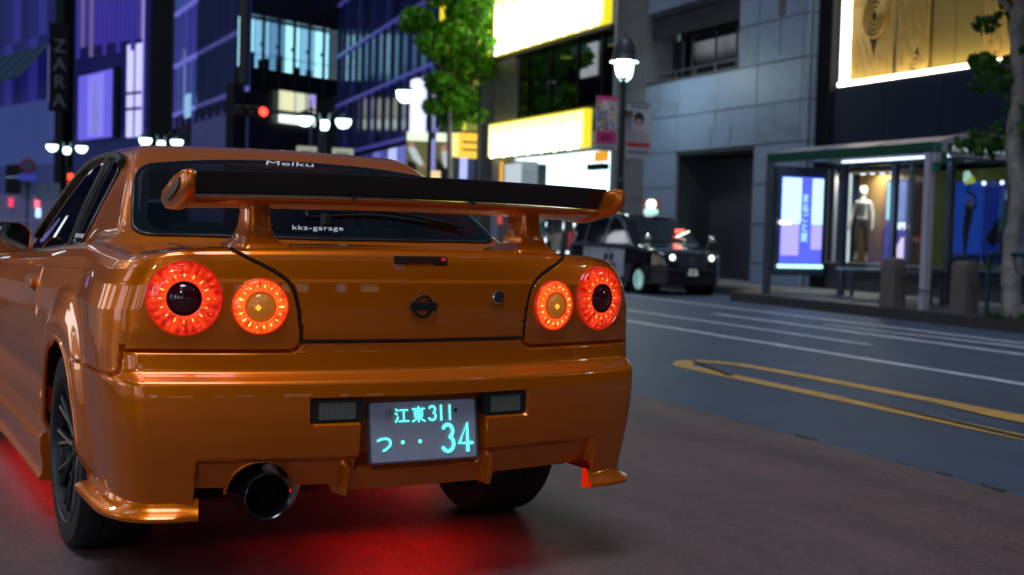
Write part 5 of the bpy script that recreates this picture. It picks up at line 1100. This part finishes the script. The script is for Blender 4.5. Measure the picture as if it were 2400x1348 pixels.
for x, y, w, m in ((-.03,.06,.055,LIL),(.03,.10,.03,SG2),(-.02,3.66,.05,SG2),(1.42,.06,.05,SG2),(1.42,1.25,.045,SG2),(1.42,2.45,.045,SG2),(1.42,3.66,.05,SG2)): bx('post', m, bs_, (x-w/2-.02,y-.05,0),(x+w/2+.02,y+.05,2.06))
for a, b in ((.12,1.20),(1.30,2.40),(2.50,3.60)): bx('glass_panel', SHOPGLASS, bs_, (1.415,a,.25),(1.425,b,1.95))
bx('end_glass', SHOPGLASS, bs_, (.10,.055,.25),(1.36,.065,1.9)); bx('lamp_tube', emit('shelter_tube', (.6,.75,1), 2.4), bs_, (.75,.5,2.07),(.82,2.9,2.095))
bn = link('bench', None, bs_)
MB().box((.95,1.0,.42),(1.25,3.2,.46)).build('seat', SG2, bn)
for y in (1.1,2.1,3.1):
    for x in (1.0,1.2): bx('leg', SG2, bn, (x-.02,y-.02,0),(x+.02,y+.02,.42))
ad = link('advert_panel', None, bs_)
bx('advert_frame', SG2, ad, (.06,3.60,.30),(1.02,3.74,2.02)); bx('advert_light', emit('ad_blue', (.10,.13,.95), 1.1), ad, (.16,3.585,.48),(.95,3.598,1.86)); bx('advert_field', emit('ad_cyan', (.50,.90,1.0), 1.5), ad, (.17,3.572,1.12),(.52,3.583,1.84)); bx('advert_field', emit('ad_cyan', (.5,.9,1), 1.5), ad, (.74,3.572,1.12),(.94,3.583,1.84)); bx('advert_field', emit('ad_lilac', (.42,.38,.85), 1.2), ad, (.17,3.572,.62),(.50,3.583,1.115)); bx('advert_field', emit('ad_lilac', (.42,.38,.85), 1.2), ad, (.74,3.572,.72),(.94,3.583,1.115)); bx('advert_foot', emit('ad_foot', (.45,1.0,.95), 1.9), ad, (.12,3.57,.42),(.98,3.583,.475)); bx('advert_flash', HOT, ad, (.13,3.565,1.11),(.34,3.571,1.16))
for k, ch in enumerate('まるごと夏'): text('advert_glyph', ch, .15, emit('ad_letter', (.45,.95,1), 1.4), ad, (.60,3.568,1.52-k*.155), (R(90),0,0), .001)
# stone bollards with a chain
def bollard(x, y, label):
    t = thing('stone_bollard', label, 'bollard', (x, y, .143), R(4), 'stone bollards on the kerb'); s = .125
    v = []; f = []
    for z, k in ((0,1.06),(.02,1.04),(.5,1.0),(.60,.98),(.645,.86),(.665,.55)):
        for a, b in rounded([(-s,-s),(s,-s),(s,s),(-s,s)], .03, 3): v.append((a*k, b*k, z))
    n = 16
    for a in range(5):
        for i in range(n): f.append((a*n+i, a*n+(i+1) % n, (a+1)*n+(i+1) % n, (a+1)*n+i))
    f.append(tuple(5*n+i for i in range(n)))
    MB().add(v, f).build('shaft', mat('bollard_granite', (.14,.12,.12), .75, noise=.3, nscale=20, bump=.5, bscale=90), t, 40); MB().lathe([(.03,-.01),(.03,.01)], 10, 'y', (0,.13,.42)).build('chain_eye', DULLSTEEL, t)
bollard(10.33,10.32,'left stone bollard in front of the bus shelter post'); bollard(10.36,9.02,'right stone bollard between the shelter and the tree')
ch_ = thing('bollard_chain', 'thin sagging chain running from the bollards to the tree guard', 'chain', (10.36,9.1,.5))
def links(P, r=.012):
    for i, (x, y, z) in enumerate(P):
        o = bx('chain_link', DULLSTEEL, ch_, (x-.008,y-.016,z-.008),(x+.008,y+.016,z+.008)); o.rotation_euler = (0, R(45)*(i % 2), 0)
links([(0,-.15-.55*t,.07-.16*math.sin(math.pi*t)) for t in np.linspace(0, 1, 20)]); links([(0,.08+1.02*t,.07-.18*math.sin(math.pi*t)) for t in np.linspace(0, 1, 30)])
tgd = thing('tree_guard', 'blue-green tubular guard around the foot of the right tree', 'railing', (10.33,8.18,.143)); TG = mat('teal_tube', (.012,.045,.07), .35, .3)
MB().tube(catmull([(-.05,.36,0),(-.05,.36,.68),(-.05,.28,.76),(-.05,-.28,.76),(-.05,-.36,.68),(-.05,-.36,0)], 4), .026, 10).build('hoop', TG, tgd, 60); MB().tube(catmull([(.35,.36,0),(.35,.36,.68),(.35,.28,.76),(.35,-.28,.76),(.35,-.36,.68),(.35,-.36,0)], 4), .026, 10).build('hoop', TG, tgd, 60); MB().tube([(-.05,.30,.45),(.35,.30,.45)], .018, 8).build('crossbar', TG, tgd, 60); MB().tube([(-.05,-.30,.45),(.35,-.30,.45)], .018, 8).build('crossbar', TG, tgd, 60)
# trees
BARK = mat('plane_bark', (.26,.25,.25), .8, noise=.45, nscale=7, bump=.6, bscale=22)
def leafmat(name, col):
    m = mat(name, col, .5, noise=.35, nscale=3); b = m.node_tree.nodes['Principled BSDF']
    try: b.inputs['Transmission Weight'].default_value = 0; b.inputs['Subsurface Weight'].default_value = 0
    except Exception: pass
    n = m.node_tree.nodes; l = m.node_tree.links; o = n['Material Output']; tr = n.new('ShaderNodeBsdfTranslucent'); tr.inputs[0].default_value = (col[0]*1.3, col[1]*1.3, col[2]*.8, 1); mx = n.new('ShaderNodeMixShader'); mx.inputs[0].default_value = .4
    l.new(b.outputs[0], mx.inputs[1]); l.new(tr.outputs[0], mx.inputs[2]); l.new(mx.outputs[0], o.inputs[0]); return m
def leaves(centres, n, size, rng, squash=.7):
    v = []; f = []
    shape = np.array([(0,-.5),(.18,-.30),(.5,-.22),(.30,.02),(.42,.32),(.12,.22),(0,.55),(-.12,.22),(-.42,.32),(-.30,.02),(-.5,-.22),(-.18,-.30)])
    for c, r in centres:
        k = int(n*r**2)
        for _ in range(k):
            d = rng.normal(size=3); d /= np.linalg.norm(d); rr = r*rng.uniform(.35, 1)**.6; p = np.array(c)+d*rr*np.array([1,1,squash])
            a = rng.normal(size=3); a /= np.linalg.norm(a); a[2] = abs(a[2])*.6+.15; a /= np.linalg.norm(a); t = np.cross(a, rng.normal(size=3)); t /= np.linalg.norm(t); b = np.cross(a, t)
            s = size*rng.uniform(.6, 1.25); base = len(v)
            for (x, y) in shape: v.append(tuple(p+t*x*s+b*y*s+a*(-abs(x)*.25*s)))
            f.append(tuple(range(base, base+12)))
    return v, f
def tree(name, label, loc, trunk, tr, limbs, centres, nleaf, size, lm, seed):
    t = thing(name, label, 'tree', loc, 0, 'street trees'); rng = np.random.default_rng(seed)
    tk = MB().tube(catmull(trunk, 6), np.interp(np.linspace(0, 1, (len(trunk)-1)*6+1), np.linspace(0, 1, len(tr)), tr)*(1+.07*np.sin(np.arange((len(trunk)-1)*6+1)*1.9)), 14).build('trunk', BARK, t, 60)
    for L_, r0, r1 in limbs: MB().tube(catmull(L_, 5), np.linspace(r0, r1, (len(L_)-1)*5+1), 8).build('limb', BARK, tk, 60)
    v, f = leaves(centres, nleaf, size, rng); mi = rng.integers(0, len(lm), len(f)); o = mesh('crown', v, f, parent=t, mats=lm, mi=mi); o['kind'] = 'stuff'; return t
LG1 = [leafmat('leaf_green_a', (.10,.32,.008)), leafmat('leaf_green_b', (.17,.50,.012)), leafmat('leaf_green_c', (.05,.17,.008))]
LG2 = [leafmat('leaf_dark_a', (.03,.11,.010)), leafmat('leaf_dark_b', (.05,.17,.012)), leafmat('leaf_dark_c', (.02,.07,.010))]
cl = []
rng = np.random.default_rng(5)
for z, xo, r in [(4.05,.15,.42),(4.2,.68,.38),(4.35,-.42,.34),(4.55,.15,.55),(4.75,.75,.5),(5.0,-.45,.45),(5.15,.35,.6),(5.55,.95,.55),(5.7,.1,.55),(6.05,-.75,.5),(6.2,.6,.65),(6.4,-.2,.6),(6.75,1.1,.55),(6.8,-.85,.55),(7.1,.25,.7),(7.5,-.6,.6),(7.6,.85,.6),(8.0,.1,.7),(8.5,-.4,.7),(8.7,.6,.7),(9.3,.1,.8)]:
    cl.append(((xo+rng.uniform(-.1,.1), rng.uniform(-.5,.5), z), r))
tree('street_tree', 'bright green street tree in front of the glass block beside the yellow sign', (11.55,31.0,.14), [(.05,0,0),(.08,0,2.0),(.02,0,4.0),(.1,0,6.0),(.05,0,9.0)], [.11,.085,.075,.06,.03],
     [([(.02,0,4.2),(.4,.1,4.7),(.8,.2,5.1)],.04,.015),([(.05,0,5.0),(-.4,-.1,5.6),(-.8,-.1,6.1)],.04,.015),([(.1,0,6.0),(.5,.1,6.5),(1.0,.1,7.0)],.035,.012),([(.1,0,6.6),(-.3,0,7.2),(-.7,0,7.6)],.03,.012)], cl, 1500, .18, LG1, 11)
cr = []
rng = np.random.default_rng(6)
for p, r in [((-.02,.60,2.18),.22),((-.05,.36,2.08),.22),((-.05,.80,2.12),.14),((0,.20,2.25),.20),((0,.1,2.60),.22),((0,-.25,2.4),.28),((0,-.5,2.75),.3),((-.05,.42,3.05),.24),((-.05,.66,3.12),.18),((0,.25,2.85),.22),((0,.55,2.85),.16),((0,-.3,3.2),.3),((-.05,.45,3.55),.16),((-.05,.40,3.75),.14),((0,.75,4.10),.25),((0,1.05,4.2),.2),((0,.4,4.25),.3),((0,-.1,4.0),.35),((0,-.5,3.9),.4),((0,0,4.6),.5),((0,.5,4.8),.45),((0,-.6,4.8),.5),((0,0,5.3),.7),((0,.9,5.2),.5)]:
    cr.append(((p[0]+rng.uniform(-.12,.12), p[1], p[2]), r))
tree('street_tree', 'pale-barked plane tree with sparse dark leaves at the right edge', (10.33,8.18,.143), [(0,0,0),(.0,.06,.8),(0,-.02,1.5),(0,.10,2.1),(0,.03,2.7),(0,.12,3.4),(0,.04,4.3),(0,.1,5.5)], [.125,.105,.10,.105,.095,.09,.08,.05],
     [([(0,.10,2.15),(-.05,.35,2.2),(-.05,.62,2.25)],.03,.008),([(0,.05,2.95),(-.03,.3,3.05),(-.05,.6,3.15)],.03,.008),([(0,.1,3.55),(0,.35,3.8),(0,.62,3.95),(0,1.0,4.1)],.05,.012),([(0,.08,3.6),(0,-.2,3.8),(0,-.5,3.95)],.05,.012),([(0,.05,2.5),(0,-.25,2.6),(0,-.5,2.8)],.025,.008)], cr, 1000, .125, LG2, 12)
gs_ = MB(); rng = np.random.default_rng(8)
for _ in range(160):
    a = rng.uniform(0, 2*np.pi); r = rng.uniform(.05, .30); p = Vector((10.33+r*math.cos(a), 8.18+r*math.sin(a)*1.2, .143)); h = rng.uniform(.05, .14); q = p+Vector((rng.uniform(-.04,.04), rng.uniform(-.04,.04), h)); gs_.add([p+Vector((-.008,0,0)), p+Vector((.008,0,0)), q], [(0,1,2)])
tag(mesh('grass_tuft', gs_.v, gs_.f, leafmat('grass', (.03,.10,.012))), 'green weeds growing round the foot of the right tree', 'grass', kind='stuff')

def copy_tree(o, parent=None):
    c = o.copy(); COL.objects.link(c); c.parent = parent
    for ch in list(o.children): copy_tree(ch, c)
    return c
for loc, lb_ in (((-3.9,-6.2,.132),'bell-hooded street lamp added out of sight on the near pavement behind the viewpoint'), ((-3.9,6.5,.132),'bell-hooded street lamp added out of sight on the near pavement left of the coupe'), ((10.6,-3.5,.14),'bell-hooded street lamp added out of sight across the road behind the viewpoint')):
    c = copy_tree(lp); c.location = loc; c['label'] = lb_; c['group'] = 'bell-hooded street lamps'  # unseen lamps added to light the coupe and put highlights in its paint
lp['group'] = 'bell-hooded street lamps'
# ================================================================== taxi
tx = thing('taxi', 'black taxi with white door panel and lit roof globe parked by the kerb', 'taxi', (10.22,17.10,0), math.pi); tx.scale = (.82,.82,.82)
TB = mat('taxi_black', (.006,.007,.010), .22, 0, 1.0); TG_ = mat('taxi_glass', (.008,.011,.014), .04, coat=1)
TZ = catmull([(-2.2,.95),(-2.14,1.25),(-1.98,1.58),(-1.7,1.70),(-.9,1.745),(-.1,1.74),(.38,1.66),(.80,1.38),(1.22,1.09),(1.42,1.04),(1.80,.99),(2.05,.93),(2.16,.84),(2.20,.70)], 8)
def tzt(y): return np.interp(y, TZ[:, 0], TZ[:, 1])
def txs(y, z):
    w = .845-.26*np.clip(z-.98, 0, 1)-.12*np.clip(z-1.2, 0, 1)**2+.012*np.exp(-((z-.62)/.16)**2)
    e = np.clip((np.abs(y)-1.72)/.48, 0, 1); return w-np.where(y > 0, .26, .16)*e**2.4
def ftx(x, y, z):
    a = x-txs(y, z); b = z-(tzt(y)-.05*x*x); c = .22-z; r = .07; h = np.maximum(r-np.abs(a-b), 0)/r; return np.maximum(np.maximum(a, b)+h*h*r*.25, c)
ty = np.concatenate([np.linspace(-2.2,-1.9,10), np.linspace(-1.9,1.9,90)[1:], np.linspace(1.9,2.2,14)[1:]]); tt = np.linspace(R(-90), R(90), 70)
TY, TT_ = np.meshgrid(ty, tt, indexing='ij'); rd = solve(lambda r: ftx(r*np.cos(TT_), TY, .60+r*np.sin(TT_)), np.zeros_like(TY), np.full_like(TY, 2.))
hx_ = np.concatenate([rd*np.cos(TT_), -(rd*np.cos(TT_))[:, ::-1]], 1); hz_ = np.concatenate([.60+rd*np.sin(TT_), (.60+rd*np.sin(TT_))[:, ::-1]], 1); hy_ = np.concatenate([TY, TY], 1)
nr2, nc2 = hx_.shape; vv = np.stack([hx_, hy_, hz_], -1).reshape(-1, 3); ff = [tuple(q) for q in grid_faces(nr2, nc2)]+[tuple(range(nc2)), tuple((nr2-1)*nc2+i for i in range(nc2))[::-1]]
# wheel openings: drop faces inside the arches
TWF, TWR = 1.42, -1.30
fa = np.array(ff[:-2]); cc = vv[fa].mean(1); kp = ~((np.hypot(cc[:, 1]-TWF, cc[:, 2]-.30) < .36) | (np.hypot(cc[:, 1]-TWR, cc[:, 2]-.30) < .36)) | (np.abs(cc[:, 0]) < .55)
tbd = MB().add(vv, [tuple(q) for q in fa[kp]]+ff[-2:]).build('body', TB, tx, 35)
def tx_at(y, z): return solve(lambda x: ftx(x, y, z), np.zeros(np.shape(y)), np.full(np.shape(y), 1.5))
def tz_at(x, y): return solve(lambda z: ftx(np.abs(x), y, z), np.full(np.shape(x), .5), np.full(np.shape(x), 2.))
def ty_at(x, z): return solve(lambda y: ftx(np.abs(x), y, z), np.zeros(np.shape(x)), np.full(np.shape(x), 2.2))
tlift = lambda s: (lambda P, d: np.stack([s*(tx_at(P[:, 0], P[:, 1])+d), P[:, 0], P[:, 1]], 1))
ttop = lambda P, d: np.stack([P[:, 0], P[:, 1], tz_at(P[:, 0], P[:, 1])+d], 1)
for s in (-1, 1):
    for poly in ([(-1.95,1.06),(-1.2,1.04),(-1.2,1.60),(-1.72,1.58)], [(-1.13,1.04),(-.22,1.03),(-.22,1.62),(-1.13,1.62)], [(-.14,1.03),(.92,1.03),(.52,1.42),(.16,1.60),(-.14,1.62)]):
        pr = rounded(poly, .06, 4); patch('side_window', pr, [1,.8,.5,.2], tlift(s), .006, TG_, tx, True); P = tlift(s)(pr, .006); MB().tube(list(P)+[P[0]], .010, 5, False).build('window_trim', mat('taxi_trim', (.25,.27,.3), .2, .8), tx, 60)
    pr = rounded([(-1.15,.34),(.78,.34),(.80,.92),(-1.18,.94)], .04, 3); patch('door_panel', pr, [1,.75,.5,.25], tlift(s), .005, mat('taxi_white_wrap', (.55,.60,.72), .3, coat=.6), tx, True)
    for y, z in ((-.05,.74),(.22,.74)): patch('panel_mark', np.array(disc(y,z,.10,.085)), [1,.5], tlift(s), .009, INK, tx, True)
    patch('panel_script', rounded([(.05,.62),(.45,.62),(.40,.42),(.15,.42)], .05, 3), [1,.5], tlift(s), .009, mat('taxi_grey_mark', (.10,.12,.16), .4), tx, True)
    P = tlift(s)(np.array([(y, .985) for y in np.linspace(-1.9, 1.3, 16)]), .004); MB().tube(list(P), .014, 6).build('belt_trim', MATS['taxi_trim'], tx, 60)
    for y in (-1.0, .0): P = tlift(s)(np.array([(y,.90),(y+.2,.90)]), .02); MB().tube(list(P), .016, 6).build('door_handle', CHROME, tx, 60)
    # headlamp, indicator, fender mirror, fog lamp
    hp = [(s*x, float(ty_at(np.array([x]), np.array([z]))[0])+.004, z) for x, z in ((.34,.80),(.46,.86),(.60,.88),(.66,.86),(.66,.76),(.52,.72),(.36,.72))]
    MB().add(hp+[(a, b-.12, c) for a, b, c in hp], [tuple(range(7))]+[(i, (i+1) % 7, 7+(i+1) % 7, 7+i) for i in range(7)]).build('headlamp', mat('lamp_lens', (.25,.27,.32), .08, .5, coat=1), tx)
    MB().lathe([(.0005,.03),(.05,.02),(.065,0)], 16, 'y', (s*.47,float(ty_at(np.array([.47]), np.array([.79]))[0])+.004,.79)).build('headlamp_bulb', emit('taxi_headlight', (.85,1,.95), 2.6), tx, 60)
    MB().tube([(s*.66,1.62,.95),(s*.72,1.66,1.08),(s*.76,1.68,1.14)], .014, 6).build('mirror_stalk', TB, tx, 60); MB().lathe([(.0005,-.05),(.07,-.04),(.085,0),(.06,.05),(.0005,.07)], 14, 'y', (s*.78,1.68,1.18)).build('fender_mirror', CHROME, tx, 50)
    bx('bumper_marker', emit('pink_marker', (.55,.12,.25), .35) if s < 0 else CHROME, tx, (s*.70-.03,1.98,.42),(s*.70+.03,2.02,.66))
    for y in (TWF, TWR):
        w = link('wheel', None, tx); w.location = (s*.74, y, .30); w.rotation_euler = (0,0,0 if s > 0 else math.pi)
        MB().lathe([(.20,-.09),(.28,-.10),(.305,-.07),(.305,.07),(.28,.10),(.20,.09)], 36, 'x').build('tyre', TYRE, w, 40); b = MB(); b.lathe([(.215,.085),(.20,.10),(.195,.07)], 32, 'x'); b.lathe([(.0005,.075),(.05,.075),(.06,.06)], 20, 'x')
        for k in range(16):
            a = 2*math.pi*k/16; b.tube([(.07,.05*math.cos(a),.05*math.sin(a)),(.085,.20*math.cos(a),.20*math.sin(a))], .013, 5)
        b.build('rim', mat('alloy_glow', (.62,.72,.70), .25, .8, emis=(.4,.8,.75), es=.35), w, 40); MB().lathe([(.0005,.0),(.20,.0)], 20, 'x').build('wheel_back', GAP, w)  # rim glows faintly by itself: brightness put into the alloy material
        MB().lathe([(.365,-.25),(.365,.10)], 30, 'x').build('wheel_liner', GAP, w)
patch('windshield', rounded([(-.62,.52),(0,.44),(.62,.52),(.70,1.16),(0,1.24),(-.70,1.16)], .07, 4), list(np.linspace(1,.1,8)), ttop, .006, TG_, tx, True)
bx('dash_display', emit('taxi_red', (1,.08,.05), 4), tx, (-.50,.985,1.30),(-.28,1.00,1.38)); o = bx('reflection_streak', emit('taxi_reflection', (1,1,.75), 3), tx, (-.62,1.02,1.26),(-.22,1.04,1.28)); o.rotation_euler = (R(-40), R(22), 0)  # glowing bar stands in for a light streak reflected in the windshield
yg = float(ty_at(np.array([.1]), np.array([.72]))[0])
bx('grille_frame', CHROME, tx, (-.34,yg-.05,.875),(.34,yg+.012,.90)); bx('grille_back', GAP, tx, (-.33,yg-.06,.56),(.33,yg+.004,.875))
for k in range(13): bx('grille_bar', mat('grille_chrome', (.40,.42,.5), .25, .9), tx, (-.31+k*.05,yg,.60),(-.31+k*.05+.016,yg+.014,.87))
MB().lathe([(.055,-.0),(.05,.012),(.036,.012),(.034,0)], 20, 'y', (0,yg+.014,.76)).build('grille_badge', CHROME, tx, 50); bx('bumper_trim', mat('trim_violet', (.25,.2,.32), .3, .6), tx, (-.62,2.02,.535),(.62,yg+.005,.55)); bx('lower_grille', GAP, tx, (-.5,2.0,.28),(.5,yg+.004,.42))
np_ = link('taxi_plate', None, tx); bx('plate_panel', mat('plate_green', (.01,.05,.035), .4), np_, (-.165,yg+.010,.40),(.165,yg+.030,.565)); text('plate_text', '15-24', .105, emit('taxi_digits', (.8,.9,.9), .7), np_, (0,yg+.034,.455), (R(90),0,R(180)), .001); text('plate_text', '品川 500', .05, MATS['taxi_digits'], np_, (0,yg+.034,.535), (R(90),0,R(180)), .001)
rl_ = link('roof_lamp', None, tx); MB().lathe([(.16,1.74),(.16,1.80),(.10,1.83),(.0005,1.83)], 20, 'z', (-.22,.0,0)).build('lamp_base', emit('roof_base', (.45,.95,.80), 1.3), rl_, 50); MB().lathe([(.0005,1.82),(.08,1.84),(.115,1.91),(.11,1.98),(.07,2.03),(.0005,2.04)], 20, 'z', (-.22,.0,0)).build('lamp_globe', emit('roof_globe', (.85,1,.92), 2), rl_, 60)
for s in (-1, 1): bx('tail_light', emit('taxi_tail', (.5,.02,.04), .6), tx, (s*.70-.05,-2.20,.90),(s*.70+.05,-2.12,1.25))
bx('underbody', GAP, tx, (-.6,-1.9,.2),(.6,1.9,.32))

# ================================================================== people and the mannequin
def skin(name, joints, edges, parent, mats, matfun, sub=2):
    """one continuous body grown over a jointed skeleton"""
    names = list(joints); me = bpy.data.meshes.new(name); me.from_pydata([joints[k][0] for k in names], [(names.index(a), names.index(b)) for a, b in edges], [])
    o = bpy.data.objects.new(name, me); COL.objects.link(o); md = o.modifiers.new('s', 'SKIN'); md.use_smooth_shade = True; sv = me.skin_vertices[0].data
    for i, k in enumerate(names):
        r = joints[k][1]; sv[i].radius = r if hasattr(r, '__len__') else (r, r); sv[i].use_root = (k == 'pelvis')
    s2 = o.modifiers.new('d', 'SUBSURF'); s2.levels = sub; s2.render_levels = sub
    dg = bpy.context.evaluated_depsgraph_get(); m2 = bpy.data.meshes.new_from_object(o.evaluated_get(dg)); bpy.data.objects.remove(o)
    m2.materials.clear()
    for m in mats: m2.materials.append(m)
    for p in m2.polygons: p.material_index = matfun(p.center); p.use_smooth = True
    return link(name, m2, parent)
def figure(h, arm_out=.06, bend=.0, step=.03):
    k = h/1.7; J = {}; 
    def a(n, x, y, z, r): J[n] = ((x*k, y*k, z*k), tuple(q*k for q in r) if hasattr(r, '__len__') else r*k)
    a('pelvis',0,0,.93,(.145,.10)); a('waist',0,0,1.08,(.125,.09)); a('chest',0,0,1.28,(.155,.105)); a('neckb',0,0,1.43,(.075,.07)); a('neck',0,-.005,1.50,.052); a('head0',0,-.015,1.57,(.070,.082)); a('head1',0,-.01,1.66,(.065,.075))
    E = [('pelvis','waist'),('waist','chest'),('chest','neckb'),('neckb','neck'),('neck','head0'),('head0','head1')]
    for s, t in ((-1,'l'),(1,'r')):
        st = step*s
        a('sh'+t,s*.165,0,1.39,.055); a('el'+t,s*(.215+arm_out*.5),.03,1.12,.042); a('wr'+t,s*(.225+arm_out),-.05-bend,.88,.028); a('ha'+t,s*(.23+arm_out),-.08-bend,.80,(.022,.035)); a('fi'+t,s*(.225+arm_out),-.095-bend,.73,(.014,.03))
        a('hip'+t,s*.085,st*.3,.88,.088); a('kn'+t,s*.095,-.02+st,.49,.056); a('an'+t,s*.095,.02+st*1.6,.09,.036); a('to'+t,s*.105,-.12+st*1.6,.035,(.036,.028))
        E += [('chest','sh'+t),('sh'+t,'el'+t),('el'+t,'wr'+t),('wr'+t,'ha'+t),('ha'+t,'fi'+t),('pelvis','hip'+t),('hip'+t,'kn'+t),('kn'+t,'an'+t),('an'+t,'to'+t)]
    return J, E, k
def person(loc, rotz, h, label, shirt, trousers, hairc, skirt=False, bend=.05):
    t = thing('person', label, 'person', loc, rotz, 'people outside the drugstore'); J, E, k = figure(h, .02, bend, .05)
    sk = mat('skin_tone', (.42,.25,.19), .55); cs = mat('cloth_%s' % shirt[0], shirt[1], .8); ct = mat('cloth_%s' % trousers[0], trousers[1], .8); sh = mat('shoe_black', (.015,.015,.015), .5)
    def mf(c):
        z = c.z/k; x = abs(c.x)/k
        if z < .085: return 3
        if z > 1.475: return 0
        if x > .19 and z < .90: return 0
        return 2 if z < .96 and x < .19 else 1
    body = skin('body', J, E, t, [sk, cs, ct, sh], mf)
    hz = MB(); hz.lathe([(.0005,1.745),(.05,1.735),(.085,1.68),(.088,1.60),(.080,1.52 if not skirt else 1.40),(.05,1.50 if not skirt else 1.36)], 18, 'z', (0,.022,0)); o = hz.build('hair', mat('hair_%s' % hairc[0], hairc[1], .6), t, 60); o.scale = (k*.95,k,k)
    fc = MB(); fc.lathe([(.0005,-.07),(.03,-.055),(.055,0),(.05,.06),(.0005,.08)], 12, 'z', (0,-.05,1.60)); fc.tube([(0,-.105,1.625),(0,-.118,1.60),(0,-.104,1.592)], [.008,.012,.008], 6)
    f_ = fc.build('face', sk, t, 60); f_.scale = (k,k,k)
    for s in (-1, 1): o = bx('eye', INK, t, ((s*.022-.008)*k,-.112*k,1.628*k),((s*.022+.008)*k,-.096*k,1.638*k))
    if skirt:
        o = MB().lathe([(.13,1.0),(.16,.85),(.20,.50),(.205,.48)], 20, 'z').build('skirt', ct, t, 60); o.scale = (k,k*.8,k)
    return t
BLK = ('black', (.010,.010,.012)); DGR = ('charcoal', (.025,.025,.028)); BRN = ('brown', (.045,.03,.022)); HB = ('black', (.008,.007,.007)); CRM = ('cream', (.30,.28,.25))
# three people standing on the pavement beside the store
person((11.95,24.75,.14), R(20), 1.60, 'person in a dark suit standing beside the wing pedestal, left of three', BLK, BLK, HB)
person((11.92,24.25,.14), R(-10), 1.52, 'person with long dark hair in a pale skirt, middle of three', DGR, CRM, HB, True)
person((11.95,23.75,.14), R(-25), 1.56, 'person with brown coat standing nearest the taxi, right of three', BRN, DGR, HB, True)
# mannequin in the boutique window
mq = thing('mannequin', 'pale mannequin in grey leggings standing in the lit boutique window', 'mannequin', (13.52,15.0,.64), R(-62))
J, E, k = figure(1.32, .05, .0, .05)
MW = mat('mannequin_white', (.62,.58,.56), .45); LEG = mat('leggings_grey', (.11,.085,.085), .7); TOP = mat('crop_top_grey', (.12,.10,.105), .7); JK = mat('jacket_white', (.66,.62,.64), .6)
def mf(c):
    z = c.z/k; x = abs(c.x)/k
    if z < .06: return 4
    if z < .22: return 3
    if z < 1.0 and x < .17: return 1
    if 1.05 < z < 1.36 and x < .10 and c.y < 0: return 2
    if 1.0 < z < 1.45 : return 3 if x > .09 or c.y > 0 else 0
    if z < 1.2 and x > .19 and z > .93: return 3
    return 0
skin('body', J, E, mq, [MW, LEG, TOP, JK, mat('trainer_dark', (.03,.03,.03), .5)], mf)
hz = MB(); hz.lathe([(.0005,1.75),(.06,1.735),(.095,1.66),(.085,1.56),(.05,1.50)], 18, 'z', (0,-.005,0)); o = hz.build('head_cover', MW, mq, 60); o.scale = (k,k,k)
MB().lathe([(.20,0),(.20,.012),(.0005,.014)], 20, 'z').build('base_plate', CHROME, mq, 40)
